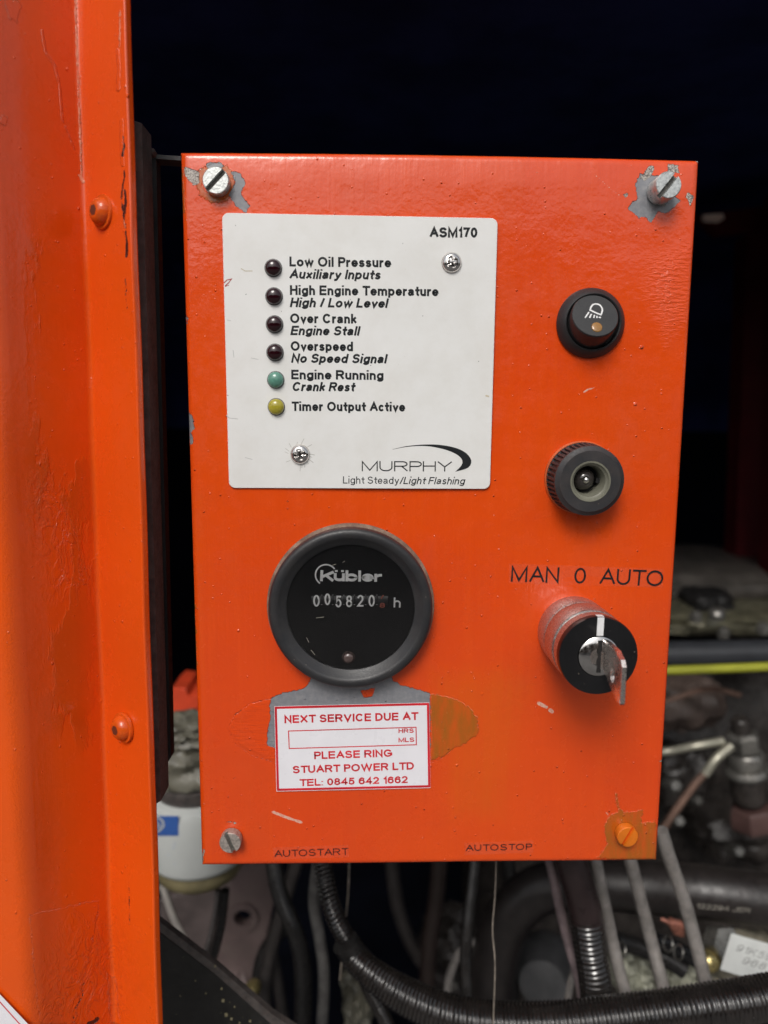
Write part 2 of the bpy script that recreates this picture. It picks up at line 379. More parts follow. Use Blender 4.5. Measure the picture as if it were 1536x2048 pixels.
# ------------------------------------------------------------------ lettering: a small stroke alphabet
def arc(cx, cy, rx, ry, a0, a1, n=None):
    n = n or max(4, int(abs(a1 - a0) / 15))
    return [(cx + rx * math.cos(R(a0 + (a1 - a0) * i / n)), cy + ry * math.sin(R(a0 + (a1 - a0) * i / n))) for i in range(n + 1)]
X = 0.73
G = {
 'A': (.93, [[(0, 0), (.5, 1), (1, 0)], [(.19, .36), (.81, .36)]]),
 'C': (.90, [arc(.5, .5, .5, .5, 42, 318)]), 'D': (.84, [[(0, .0), (0, 1), (.42, 1)] + arc(.42, .5, .58, .5, 90, -90) + [(0, 0)]]),
 'E': (.74, [[(1, 1), (0, 1), (0, 0), (1, 0)], [(0, .52), (.94, .52)]]),
 'F': (.70, [[(1, 1), (0, 1), (0, 0)], [(0, .52), (.9, .52)]]),
 'G': (.95, [arc(.5, .5, .5, .5, 42, 318) + [(1, .22), (1, .46), (.56, .46)]]),
 'H': (.80, [[(0, 0), (0, 1)], [(1, 0), (1, 1)], [(0, .53), (1, .53)]]), 'I': (0, [[(0, 0), (0, 1)]]),
 'J': (.6, [[(1, 1), (1, .3)] + arc(.5, .3, .5, .3, 0, -170)]), '3': (.66, [arc(.45, .76, .45, .24, 160, -80) + arc(.47, .27, .53, .27, 85, -160)]),
 'K': (.86, [[(0, 0), (0, 1)], [(1, 1), (0, .34)], [(.36, .6), (1, 0)]]), 'L': (.66, [[(0, 1), (0, 0), (1, 0)]]),
 'M': (.98, [[(0, 0), (0, 1), (.5, .05), (1, 1), (1, 0)]]), 'N': (.80, [[(0, 0), (0, 1), (1, 0), (1, 1)]]),
 'O': (.98, [arc(.5, .5, .5, .5, 0, 360)]), 'P': (.76, [[(0, 0), (0, 1), (.6, 1)] + arc(.6, .74, .4, .26, 90, -90) + [(0, .48)]]),
 'R': (.84, [[(0, 0), (0, 1), (.62, 1)] + arc(.62, .75, .36, .25, 90, -90) + [(0, .5)], [(.55, .5), (1, 0)]]),
 'S': (.80, [arc(.5, .755, .45, .245, 18, 262) + arc(.5, .262, .5, .262, 82, -160)]),
 'T': (.80, [[(0, 1), (1, 1)], [(.5, 1), (.5, 0)]]), 'U': (.80, [[(0, 1), (0, .38)] + arc(.5, .38, .5, .38, 180, 360) + [(1, 1)]]),
 'V': (.9, [[(0, 1), (.5, 0), (1, 1)]]), 'W': (1.3, [[(0, 1), (.25, 0), (.5, 1), (.75, 0), (1, 1)]]),
 'X': (.86, [[(0, 0), (1, 1)], [(0, 1), (1, 0)]]), 'Y': (.90, [[(0, 1), (.5, .44), (1, 1)], [(.5, .44), (.5, 0)]]),
 '0': (.68, [arc(.5, .5, .5, .5, 0, 360)]), '1': (.40, [[(0, .74), (.6, .84), (1, 1), (1, 0)]]),
 '2': (.68, [arc(.5, .71, .48, .29, 165, -38) + [(0, 0), (1, 0)]]),
 '4': (.72, [[(.76, 0), (.76, 1), (0, .28), (1, .28)]]),
 '5': (.68, [[(.92, 1), (.2, 1), (.08, .5)] + arc(.48, .33, .52, .33, 130, -160)]),
 '6': (.68, [arc(.5, .32, .5, .32, 0, 360), arc(.53, .55, .53, .45, 32, 180) + [(0, .3)]]),
 '7': (.66, [[(0, 1), (1, 1), (.6, .5), (.38, 0)]]),
 '8': (.68, [arc(.5, .765, .43, .235, 0, 360), arc(.5, .27, .5, .27, 0, 360)]),
 '9': (.68, [arc(.5, .68, .5, .32, 0, 360), arc(.47, .45, .53, .45, -148, 0) + [(1, .7)]]),
 'a': (.66, [arc(.48, .54, .44, .19, 165, 0) + [(.92, .1), (1, 0)], [(.92, .43), (.36, .38)] + arc(.34, .19, .34, .19, 90, 285) + [(.92, .2)]]),
 'b': (.68, [[(0, 1), (0, 0)], arc(.5, .365, .5, .365, 0, 360)]), 'c': (.62, [arc(.5, .365, .5, .365, 42, 318)]),
 'd': (.68, [[(1, 1), (1, 0)], arc(.5, .365, .5, .365, 0, 360)]), 'e': (.68, [[(0, .37)] + arc(.5, .365, .5, .365, 0, 322)]),
 'f': (.48, [[(.42, 0), (.42, .8)] + arc(.85, .8, .43, .2, 180, 85), [(0, .7), (.95, .7)]]),
 'g': (.68, [arc(.5, .38, .5, .35, 0, 360), [(1, .73), (1, -.05)] + arc(.5, -.05, .5, .22, 0, -158)]),
 'h': (.62, [[(0, 1), (0, 0)], [(0, .40)] + arc(.5, .43, .5, .3, 180, 0) + [(1, 0)]]),
 'i': (0, [[(0, 0), (0, .73)], [(0, .98), (0, 1.13)]]), 'k': (.62, [[(0, 0), (0, 1)], [(.92, .73), (0, .24)], [(.36, .44), (1, 0)]]),
 'l': (0, [[(0, 0), (0, 1)]]), 'm': (1.0, [[(0, .73), (0, 0)], [(0, .40)] + arc(.25, .45, .25, .28, 180, 0) + [(.5, 0)], [(.5, .40)] + arc(.75, .45, .25, .28, 180, 0) + [(1, 0)]]),
 'n': (.62, [[(0, .73), (0, 0)], [(0, .40)] + arc(.5, .43, .5, .3, 180, 0) + [(1, 0)]]), 'o': (.70, [arc(.5, .365, .5, .365, 0, 360)]),
 'p': (.68, [[(0, .73), (0, -.28)], arc(.5, .365, .5, .365, 0, 360)]), 'r': (.54, [[(0, .73), (0, 0)], [(0, .36)] + arc(.8, .38, .8, .35, 180, 88)]),
 's': (.60, [arc(.5, .55, .42, .18, 20, 262) + arc(.5, .187, .5, .187, 82, -160)]),
 't': (.50, [[(.45, .95), (.45, .2)] + arc(.87, .2, .42, .2, 180, 275), [(0, .71), (.95, .71)]]),
 'u': (.62, [[(0, .73), (0, .3)] + arc(.5, .3, .5, .3, 180, 360) + [(1, .3)], [(1, .73), (1, 0)]]),
 'v': (.66, [[(0, .73), (.5, 0), (1, .73)]]), 'w': (.95, [[(0, .73), (.25, 0), (.5, .73), (.75, 0), (1, .73)]]),
 'x': (.63, [[(0, 0), (1, .73)], [(0, .73), (1, 0)]]), 'y': (.66, [[(0, .73), (.5, .02)], [(1, .73), (.42, -.15), (.26, -.27), (.05, -.27)]]),
 ':': (0, [[(0, -.10), (0, .08)], [(0, .52), (0, .70)]]), '/': (.38, [[(0, -.03), (1, 1.03)]]),
}
G['ü'] = (.62, G['u'][1] + [[(.12, .96), (.12, 1.13)], [(.88, .96), (.88, 1.13)]])
def ribbon(pts, w):
    """flat band of width w along 2D points, mitred"""
    closed = len(pts) > 2 and abs(pts[0][0] - pts[-1][0]) + abs(pts[0][1] - pts[-1][1]) < 1e-6
    P = [Vector(p) for p in (pts[:-1] if closed else pts)]
    Q = [P[0]]
    for p in P[1:]:
        if (p - Q[-1]).length > 1e-5: Q.append(p)
    P = Q; n = len(P); L = []; Rr = []
    for i in range(n):
        a = P[i] - P[i - 1] if (i > 0 or closed) else P[1] - P[0]
        b = P[(i + 1) % n] - P[i] if (i < n - 1 or closed) else P[-1] - P[-2]
        a = a.normalized(); b = b.normalized(); t = (a + b)
        t = a if t.length < 1e-4 else t.normalized()
        nn = Vector((-t.y, t.x)); k = max(0.42, nn.dot(Vector((-a.y, a.x))))
        L.append(P[i] + nn * (w / 2 / k)); Rr.append(P[i] - nn * (w / 2 / k))
    V = L + Rr; m = n if closed else n - 1
    return V, [(i, i + n, (i + 1) % n + n, (i + 1) % n) for i in range(m)]
KERN = {'r': -0.1, 't': 0.35, 'f': 0.2, 'T': 0.3, 'A': 0.5, 'L': 0.9, 'P': 0.6, 'Y': 0.4, 'v': 0.6, 'w': 0.6, 'k': 0.6, 'y': 0.6, 'c': .8, 'o': .85, 'e': .85}
def layout(s, w, gap, stretch):
    """-> list of 2D stroke polylines in cap-height units, total width"""
    out = []; x = 0.0
    for ch in s:
        if ch == ' ': x += 0.36 * stretch; continue
        gw, st = G[ch]; W = max(gw * stretch, w)
        xh = ((0.725 - w) / (1 - w)) / 0.73
        def yy(v):
            if not ch.islower(): return v
            return v * xh if v <= 0.73 else 0.73 * xh + (v - 0.73) * (1 - 0.73 * xh) / 0.27
        for l in st: out.append([(x + w / 2 + p[0] * (W - w), w / 2 + yy(p[1]) * (1 - w)) for p in l])
        x += W + gap * KERN.get(ch, 1.0)
    return out, x - gap
def letters(mb, s, O, EX, EY, nrm, w=0.17, gap=0.16, shear=0.0, stretch=1.0, fit=None, lift=0.00003):
    """lay the words on a plane: O baseline start, EX/EY unit directions * cap height, nrm towards the reader; fit = total length"""
    if fit is not None:                       # widen or narrow the letters themselves, not the gaps
        lo, hi = 0.3, 3.0
        for _ in range(30):
            mid = (lo + hi) / 2
            if layout(s, w, gap, mid)[1] * EX.length > fit: hi = mid
            else: lo = mid
        stretch = lo
    ls, tot = layout(s, w, gap, stretch)
    k = 1.0
    for j, l in enumerate(ls):
        l = [(x * k, y) for x, y in l]
        if math.dist(l[0], l[-1]) > 0.2 or (l[0] != l[-1] and len(l) > 2):     # square ends reach the full height of the letter
            for a_i, b_i in ((0, 1), (-1, -2)):
                (ax, ay), (bx, by) = l[a_i], l[b_i]; d_ = math.dist(l[a_i], l[b_i]) + 1e-9
                e_ = w * 0.5 * (1.0 if abs(ax - bx) < 1e-3 or abs(ay - by) < 1e-3 else 0.45) / d_
                l[a_i] = (ax + (ax - bx) * e_, ay + (ay - by) * e_)
        l = [(x + y * shear, y) for x, y in l]
        V, F = ribbon(l, w)
        off = nrm * (lift + 0.0000015 * (j % 6))
        mb.add([O + EX * p.x + EY * p.y + off for p in V], F)
def line(mb, s, x0, y0, x1, y1, cap, Y, lift=0.0, **kw):
    """words whose baseline runs between two photo pixels on the plane y = Y"""
    a = at(x0, y0, Y); b = at(x1, y1, Y); ex = (b - a).normalized(); ey = Vector((-ex.z, 0, ex.x)); ch = size(cap, Y)
    letters(mb, s, a, ex * ch, ey * ch, FRONT, fit=(b - a).length - kw.get('shear', 0) * ch * 0.5, lift=0.00003 + lift, **kw)

# ------------------------------------------------------------------ distance fields for wear on the sheet metal
def seg_d(PX, PZ, a, b):
    ax, az = a; bx, bz = b; dx, dz = bx - ax, bz - az; L = dx * dx + dz * dz + 1e-18
    t = np.clip(((PX - ax) * dx + (PZ - az) * dz) / L, 0, 1)
    return np.hypot(PX - ax - t * dx, PZ - az - t * dz)
def poly_sdf(PX, PZ, pts):
    d = np.full(PX.shape, 1e9); ins = np.zeros(PX.shape, bool); n = len(pts)
    for i in range(n):
        a, b = pts[i], pts[(i + 1) % n]; d = np.minimum(d, seg_d(PX, PZ, a, b))
        c = ((a[1] > PZ) != (b[1] > PZ)) & (PX < (b[0] - a[0]) * (PZ - a[1]) / (b[1] - a[1] + 1e-15) + a[0]); ins ^= c
    return np.where(ins, -d, d)
def line_sdf(PX, PZ, pts, r):
    d = np.full(PX.shape, 1e9)
    for i in range(len(pts) - 1): d = np.minimum(d, seg_d(PX, PZ, pts[i], pts[i + 1]))
    return d - r
def xz(pts, Y=0.0): return [(at(x, y, Y).x, at(x, y, Y).z) for x, y in pts]
def setattr_f(me, name, arr):
    a = me.attributes.new(name, 'FLOAT', 'POINT'); a.data.foreach_set('value', arr.astype(np.float32).ravel())

# ================================================================== THE PLACE
# yard outside, canopy lining inside
g_ = MB().add(*box((-8, -12, -1.16), (8, 4, -1.15))); tag(g_.build('ground', M['concrete'], smooth=False), 'grey concrete yard under the machine', kind='structure')
IX0, IX1, IY0, IY1, IZ0, IZ1 = -0.60, 0.95, 0.02, 1.05, -0.75, 0.30
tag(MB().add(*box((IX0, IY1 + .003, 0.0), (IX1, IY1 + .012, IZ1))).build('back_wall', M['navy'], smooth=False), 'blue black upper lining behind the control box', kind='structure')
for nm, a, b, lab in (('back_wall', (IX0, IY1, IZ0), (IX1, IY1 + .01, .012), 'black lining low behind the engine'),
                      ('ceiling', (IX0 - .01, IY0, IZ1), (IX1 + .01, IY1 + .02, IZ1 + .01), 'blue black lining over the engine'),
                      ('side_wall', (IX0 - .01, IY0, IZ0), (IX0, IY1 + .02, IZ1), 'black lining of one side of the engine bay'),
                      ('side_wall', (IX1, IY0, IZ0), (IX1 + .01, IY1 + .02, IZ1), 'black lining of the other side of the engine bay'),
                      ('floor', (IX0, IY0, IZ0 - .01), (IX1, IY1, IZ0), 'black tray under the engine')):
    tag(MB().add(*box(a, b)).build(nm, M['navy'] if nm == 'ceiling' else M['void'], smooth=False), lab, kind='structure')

tag(MB().add(*box((-9, -7.3, -1.15), (9, -7.0, 1.75))).build('reflection_wall', plain('reflection_dark', (0.10, 0.075, 0.06), .9, var=.4, vs=3, bs=20, bd=.004), smooth=False), 'unseen dark wall added for reflections across the yard, opposite the machine', kind='structure')  # unseen wall, added so glossy faces reflect dark below the sky
# ------------------------------------------------------------------ control box
BW, BH = 0.19, 0.2788
cb = empty('control_box', (0, 0.04, -BH / 2), 'orange steel control box with white indicator plate, hour meter, switch and key lock', 'control box')
def lid():
    r = 0.0022; dep = 0.014
    def axis(half, step):
        n = int(2 * (half - r) / step); flat = [(-half + r + 2 * (half - r) * i / n, 0.0) for i in range(n + 1)]
        cor = [(half - r + r * math.sin(R(a)), r - r * math.cos(R(a))) for a in (15, 30, 45, 60, 75, 90)]
        side = [(half, r + 0.002), (half, dep)]
        right = cor + side; left = [(-x, y) for x, y in reversed(right)]
        return left + flat + right
    ax = axis(BW / 2, 0.00062); az = axis(BH / 2, 0.00062); nx, nz = len(ax), len(az)
    XA = np.array([p[0] for p in ax]); XD = np.array([p[1] for p in ax]); ZA = np.array([p[0] for p in az]); ZD = np.array([p[1] for p in az])
    PX, PZ = np.meshgrid(XA, ZA); D = np.maximum(XD[None, :], ZD[:, None])
    # the folded sheet is not perfectly flat or straight
    warp = 0.00035 * np.sin(PX * 31 + 1) * np.sin(PZ * 23) + 0.0002 * np.sin(PX * 70) * np.cos(PZ * 55 + 2)
    roll = 0.0007 * np.clip((PZ - (BH / 2 - 0.011)) / 0.011, 0, 1) ** 2 * (1 + .35 * np.sin(PX * 130) * np.sin(PX * 47 + 2)); roll = roll + 0.00055 * np.clip(((-BW / 2 + 0.0055) - PX) / 0.0055, 0, 1) ** 2; warp = warp + roll
    topbow = 0.0006 * (1 - (PX / (BW / 2)) ** 2) * np.clip((PZ - BH / 2 + 0.012) / 0.012, 0, 1)
    V = np.stack([PX, D + warp * np.clip(1 - D / .0022, 0, 1), PZ + topbow], -1).reshape(-1, 3)
    idx = np.arange(nx * nz).reshape(nz, nx)
    F = np.stack([idx[:-1, :-1], idx[:-1, 1:], idx[1:, 1:], idx[1:, :-1]], -1).reshape(-1, 4)
    me = bpy.data.meshes.new('front_panel'); me.from_pydata(V.tolist(), [], F.tolist())
    me.polygons.foreach_set('use_smooth', [True] * len(me.polygons)); me.materials.append(M['panel'])
    def U(fs): return np.minimum.reduce(fs)
    P = lambda pts: poly_sdf(PX, PZ, xz(pts)); L = lambda pts, r: line_sdf(PX, PZ, xz(pts), size(r))
    primer = U([P([(463, 345), (480, 346), (491, 366), (482, 385), (490, 400), (500, 412), (492, 427), (472, 411), (458, 390), (470, 365)]),
                P([(410, 327), (440, 325), (450, 333), (438, 338), (414, 337)]),
                P([(1271, 368), (1282, 346), (1303, 352), (1318, 352), (1352, 395), (1362, 400), (1350, 414), (1330, 428), (1316, 421), (1312, 431), (1300, 447), (1292, 433), (1278, 436), (1258, 418), (1262, 404), (1275, 398)]),
                P([(544, 1394), (565, 1387), (607, 1378), (620, 1364), (635, 1330), (770, 1330), (788, 1362), (809, 1372), (845, 1381), (860, 1387), (861, 1522), (740, 1500), (554, 1500), (536, 1491), (534, 1470), (541, 1433), (539, 1410)]),
                P([(375, 824), (384, 833), (389, 856), (382, 866), (389, 888), (379, 890), (376, 866)]), P([(370, 630), (378, 637), (373, 649)])])
    primer = np.maximum(primer, -P([(722, 1382), (750, 1376), (746, 1392), (728, 1396)]))
    worn = U([P([(367, 333), (384, 336), (398, 346), (399, 366), (388, 371), (369, 352)]), P([(1299, 331), (1310, 332), (1306, 347), (1290, 362), (1281, 356)]),
              P([(1337, 327), (1357, 331), (1359, 345), (1338, 345)]), P([(1318, 375), (1330, 412), (1308, 407), (1299, 384)]),
              P([(1372, 385), (1390, 392), (1380, 412), (1374, 398)]), P([(1394, 318), (1403, 318), (1403, 330)]), L([(408, 1700), (401, 1728)], 3),
              L([(455, 1644), (470, 1646)], 1.5), L([(1318, 1521), (1324, 1524)], 2.5), P([(1246, 388), (1256, 386), (1254, 396), (1248, 396)])])
    ochre = U([P([(862, 1387), (905, 1395), (935, 1410), (957, 1440), (955, 1465), (930, 1485), (905, 1498), (890, 1510), (862, 1520)]),
               P([(1209, 1654), (1218, 1633), (1237, 1622), (1258, 1626), (1284, 1620), (1283, 1645), (1312, 1643), (1318, 1730), (1195, 1715), (1214, 1688)]),
               line_sdf(PX, PZ, xz([(430, 364), (433, 368)]), size(37)) if False else np.abs(np.hypot(PX - at(432, 366).x, PZ - at(432, 366).z) - size(31)) - size(5),
               L([(1232, 1590), (1240, 1622)], 2.5), L([(384, 1180), (389, 1330)], 3.0), L([(364, 335), (366, 420)], 2.5)])
    soft = U([P([(860, 1340), (1020, 1330), (1065, 1370), (1040, 1480), (1010, 1640), (900, 1640), (880, 1560)]), P([(385, 1000), (395, 1000), (408, 1730), (396, 1730)]), P([(362, 310), (375, 310), (377, 430), (362, 430)])])
    scratch = U([L([(546, 1624), (575, 1636), (603, 1645)], 3), L([(1168, 784), (1176, 779), (1190, 775)], 1.4), L([(1077, 1406), (1093, 1414)], 3.5), L([(1100, 1420), (1104, 1423)], 4),
                 L([(1190, 350), (1225, 380), (1245, 394)], 0.6), L([(366, 640), (369, 700)], 0.8), L([(1216, 1630), (1213, 1625)], 1.5)])
    linef = U([L([(545, 1397), (500, 1408), (470, 1430), (455, 1458), (470, 1488), (505, 1512), (552, 1526)], 0.8), L([(905, 1498), (880, 1518), (862, 1525)], 0.8),
               L([(465, 1560), (472, 1554)], 1.0), L([(388, 350), (402, 338), (425, 328)], 0.8), L([(394, 372), (398, 392), (410, 402)], 0.9)])
    sand = P([(545, 1397), (490, 1412), (462, 1440), (456, 1460), (480, 1492), (552, 1526), (560, 1460)])
    ripple = P([(1290, 520), (1390, 480), (1385, 640), (1330, 700), (1290, 600)])
    for nm, arr in (('primer', primer), ('worn', worn), ('ochre', ochre), ('soft', soft), ('scratch', scratch), ('line', linef), ('sand', sand), ('ripple', ripple)): setattr_f(me, nm, arr)
    o = bpy.data.objects.new('front_panel', me); COL.objects.link(o); o.parent = cb; o.location = -Vector(cb.location)
lid()
t = 0.0012
bb = MB()
for a, b in (((-BW/2+t, .0155, -BH/2+t), (-BW/2+2*t, .085, BH/2-t)), ((BW/2-2*t, .0155, -BH/2+t), (BW/2-t, .085, BH/2-t)),
             ((-BW/2+2*t, .0155, BH/2-2*t), (BW/2-2*t, .085, BH/2-t)), ((-BW/2+2*t, .0155, -BH/2+t), (BW/2-2*t, .085, -BH/2+2*t)),
             ((-BW/2+2*t, .084, -BH/2+2*t), (BW/2-2*t, .085, BH/2-2*t))): bb.add(*box(a, b))
bb.add(*box((-BW/2+2*t, .005, BH/2-.004), (BW/2-2*t, .0154, BH/2-.003)))
bb.build('box_body', M['orange'], cb, smooth=False)

def slotted_screw(px, py, rpx, h, ang, mat, slotmat=None, tilt=(0, 0), base=0.0):
    c0 = at(px, py, -h); r = size(rpx, -h); c = Vector((c0.x, 0, c0.z)); axis = Vector((tilt[0], -1, tilt[1])).normalized()
    u, v, a = basis(axis); ca, sa = math.cos(R(ang)), math.sin(R(ang)); du = u * ca + v * sa; dv = -u * sa + v * ca
    c = Vector(c0) - axis * h
    mb = MB(); sw = r * 0.17; sd = h * 0.4 if h < .006 else 0.0022
    mb.add(*lathe([(r * .98, 0.0002), (r, 0.0006), (r, h - sd)], c, axis, 40))
    for s in (-1, 1):
        a0 = math.asin(sw / r); n = 18
        pts = [(r * math.cos(a0 + (math.pi - 2 * a0) * i / n), s * r * math.sin(a0 + (math.pi - 2 * a0) * i / n)) for i in range(n + 1)]
        pts = [c + axis * (h - sd) + du * (x + random.uniform(-1, 1) * r * .004) + dv * (y + random.uniform(-.5, 1) * r * (.02 if i in (0, n) else 0)) for i, (x, y) in enumerate(pts)]
        if s < 0: pts = pts[::-1]
        mb.add(*prism(pts, axis * sd, 0.00035))
    o = mb.build('screw', mat, cb)
    MB().add(*prism([c + axis * (h - sd + 0.0001) + du * (x * r * .97) + dv * (y * sw * .98) for x, y in ((-1, -1), (1, -1), (1, 1), (-1, 1))], axis * 0.0001)).build('slot', slotmat or M['slot'], o, smooth=False)
    MB().add(*lathe([(r * .8, -0.001), (r * .8, 0.0003)], c, axis, 24)).build('shank', M['slot'], o)
    return o
slotted_screw(431, 360, 25, 0.0045, 46, M['zinc'])
slotted_screw(1338, 369, 25.5, 0.0082, 52, M['zinc'], tilt=(0.05, 0.05))
slotted_screw(460, 1687, 23, 0.0045, -68, M['zinc_dull'])
slotted_screw(1256, 1675, 23, 0.0040, 62, M['ochre_screw'], M['orange_bolt'])

# ---- indicator plate
def rrect(c4, r, n=6):
    """rounded quadrilateral from 4 corner Vectors (TL, TR, BR, BL)"""
    out = []
    for i in range(4):
        p = c4[i]; a = (c4[i - 1] - p).normalized(); b = (c4[(i + 1) % 4] - p).normalized()
        for k in range(n + 1):
            th = R(90 * k / n); out.append(p + a * r * (1 - math.sin(th)) + b * r * (1 - math.cos(th)))
    return out
PT = 0.0012
pc = [at(445, 427), at(994.5, 438), at(979, 977.5), at(459, 975.5)]
pc = [Vector((p.x, -0.0004, p.z)) for p in pc]
plate = MB().add(*prism(rrect(pc, 0.0024)[::-1], FRONT * (PT - 0.0004), 0.0002)).build('indicator_plate', M['plate'], cb, angle=20)
YP = -PT
def plate_line(s, *a, **k):
    mb = MB(); line(mb, s, *a, YP, **k); return mb.build('lettering', M['print'], plate, smooth=False)
bold = dict(w=0.222, gap=0.10)
plate_line('ASM170', 859, 475, 954.5, 475.5, 19, w=.235, gap=.09)
plate_line('Low Oil Pressure', 579, 533, 782, 535, 18.5, **bold)
plate_line('Auxiliary Inputs', 578, 557.6, 762, 559.2, 18, shear=.22, **bold)
plate_line('High Engine Temperature', 580, 590, 876.6, 592.6, 18.5, **bold)
plate_line('High / Low Level', 579.5, 614.3, 776, 616, 18, shear=.22, **bold)
plate_line('Over Crank', 580.4, 646.3, 712.8, 647.3, 18.5, **bold)
plate_line('Engine Stall', 580.5, 670.3, 719.7, 671.4, 18, shear=.22, **bold)
plate_line('Overspeed', 581.5, 701.6, 706, 702.6, 18.5, **bold)
plate_line('No Speed Signal', 582, 725.6, 774, 727, 18, shear=.22, **bold)
plate_line('Engine Running', 582.6, 758.6, 767, 760, 18.5, **bold)
plate_line('Crank Rest', 583.5, 782.2, 710, 783.2, 18, shear=.22, **bold)
plate_line('Timer Output Active', 583.5, 822, 810, 823.2, 18.5, **bold)
plate_line('MURPHY', 723.5, 942.5, 902, 943, 20.5, w=.115, gap=.16, stretch=1.25)
plate_line('Light Steady', 686, 967, 797, 968, 14.5, w=.13, gap=.15)
plate_line('/Light Flashing', 799, 968, 930, 969, 14.5, w=.145, gap=.14, shear=.24)
sw_o = [(785, 898.5), (815, 892), (850, 889), (882, 890), (912, 896), (932, 906), (942, 919), (941, 930), (933, 937), (911, 943.5)]
sw_i = [(911, 943), (922, 932), (925, 923), (920, 914), (906, 905), (882, 897), (850, 892), (815, 893.6), (785, 899)]
mb = MB(); po = [at(x, y, YP) for x, y in sw_o]; pi_ = [at(x, y, YP) for x, y in sw_i[::-1]]
def resamp(P, n):
    Q, s = spline(P, 1e-4); t = np.linspace(0, len(Q) - 1, n); return [Vector(Q[int(round(k))]) for k in t]
po = resamp(po, 40); pi_ = resamp(pi_, 40)
mb.add([p + FRONT * 0.00004 for p in po + pi_], [(i, i + 1, i + 41, i + 40) for i in range(39)]); mb.build('swoosh_logo', M['print'], plate, smooth=False)
def dome(c, r, h, seg=32, n=8):
    return [(r * math.cos(R(90 * i / n)), h * math.sin(R(90 * i / n))) for i in range(n + 1)]
for (x, y, m_, lb) in ((546, 535, 'led_red', None), (547.5, 592, 'led_red', None), (548.5, 648, 'led_red', None), (549.5, 704.5, 'led_red', None), (551, 759.5, 'led_green', 'pale green indicator lamp'), (552, 813.5, 'led_yellow', 'yellow indicator lamp')):
    c = at(x, y, YP - 0.001); c.y = YP; r = size(15.5)
    o = MB().add(*lathe([(r, -0.0003)] + [(a, b + 0.0008) for a, b in dome(c, r, r * 0.62)], c, FRONT, 32)).build('indicator_lamp', M[m_], plate)
    o['label'] = lb or 'dark red indicator lamp'
    MB().add(*ring([(r * 1.10, 0.00002), (r * 1.10, 0.00012), (r * 1.01, 0.00012), (r * 1.01, 0.00002)], c, FRONT, 32)).build('lamp_hole', M['plate_edge'], plate)
def pan_screw(px, py, rpx, Y0, h=0.0021, ang=20, parent=plate, mat='chrome'):
    c = at(px, py, Y0 - h * .6); c.y = Y0; r = size(rpx, Y0); V = []; F = []; seg = 48; n = 16
    u, v, a = basis(FRONT)
    for i in range(n + 1):
        t = i / n; rr = r * t if t > 0 else 0
        for k in range(seg):
            th = 2 * math.pi * k / seg; x, y = rr * math.cos(th), rr * math.sin(th)
            d = h * math.sqrt(max(0, 1 - (t * .97) ** 2.4))
            ca, sa = math.cos(R(ang)), math.sin(R(ang)); xx, yy = x * ca + y * sa, -x * sa + y * ca
            arm = min(abs(xx), abs(yy)); far = max(abs(xx), abs(yy))
            wdt = r * .17; lim = r * .62
            if far < lim: d -= h * .62 * max(0, min(1, (wdt - arm) / (r * .07) + .5)) * max(0, min(1, (lim - far) / (r * .12)))
            V.append(c + a * d + u * x + v * y)
    for i in range(n):
        for k in range(seg): F.append((i * seg + k, i * seg + (k + 1) % seg, (i + 1) * seg + (k + 1) % seg, (i + 1) * seg + k))
    F = [f[::-1] for f in F]
    mb = MB().add(V, F); mb.add(*lathe([(r, 0.0), (r * .97, h * .25)], c, FRONT, seg)[0:2]) if False else None
    o = mb.build('cross_head_screw', M[mat], parent, angle=50)
    MB().add(*ring([(r * 1.0, -0.0001), (r * 1.03, 0.0001), (r * 0.98, h * .26), (r * .9, h * .2)], c, FRONT, seg)).build('screw_rim', M['zinc_dull'], o)
    return o
pan_screw(904, 524, 19, YP, ang=25); s2 = pan_screw(599.5, 909, 19, YP, ang=15)
# little star cracks in the plate film round the lower screw, scuffs and a red fleck
mb = MB()
for i in range(14):
    a = random.uniform(0, 6.28); r0, r1 = 20, random.uniform(25, 34)
    V, F = ribbon([(r0 * math.cos(a), r0 * math.sin(a)), ((r0 + r1) / 2 * math.cos(a + .06), (r0 + r1) / 2 * math.sin(a + .06)), (r1 * math.cos(a + .1), r1 * math.sin(a + .1))], 1.2)
    mb.add([at(597 + p.x, 909 + p.y, YP) + FRONT * 0.00003 for p in V], F)
tag(mb.build('film_crack', plain('cracked_film', (0.52, 0.51, 0.48), 0.5), plate, smooth=False), kind='stuff')
mb = MB()
for pts, wd in (([(448, 566), (454, 560), (463, 558), (457, 566), (450, 572)], 2.0), ([(450, 573), (458, 570)], 1.5)):
    V, F = ribbon(pts, wd); mb.add([at(p.x, p.y, YP) + FRONT * 0.00003 for p in V], F)
mb.build('red_fleck', plain('red_fleck_paint', (0.42, 0.05, 0.05), 0.5), plate, smooth=False)
mb = MB()
for pts, wd in (([(482, 537), (490, 542), (505, 542)], 1.5), ([(971, 791), (978, 793)], 3)):
    V, F = ribbon(pts, wd); mb.add([at(p.x, p.y, YP) + FRONT * 0.00003 for p in V], F)
tag(mb.build('stain', plain('tan_stain', (0.55, 0.47, 0.33), 0.5), plate, smooth=False), kind='stuff')
mb = MB()
for (x, y) in ((493, 588), (700, 598), (846, 631), (958, 722), (563, 622), (610, 893), (455, 790), (806, 486), (742, 730), (470, 450)):
    V, F = ribbon([(x, y), (x + random.uniform(-2, 2), y + 1.5)], 1.2); mb.add([at(p.x, p.y, YP) + FRONT * 0.00003 for p in V], F)
tag(mb.build('speck', M['plate_edge'], plate, smooth=False), kind='stuff')
mb = MB()
for pts in ([(502, 716), (517, 719)], [(452, 830), (458, 836), (476, 838)], [(490, 915), (505, 919)], [(466, 700), (468, 715)], [(454, 640), (462, 642)]):
    V, F = ribbon(pts, 1.0); mb.add([at(p.x, p.y, YP) + FRONT * 0.00003 for p in V], F)
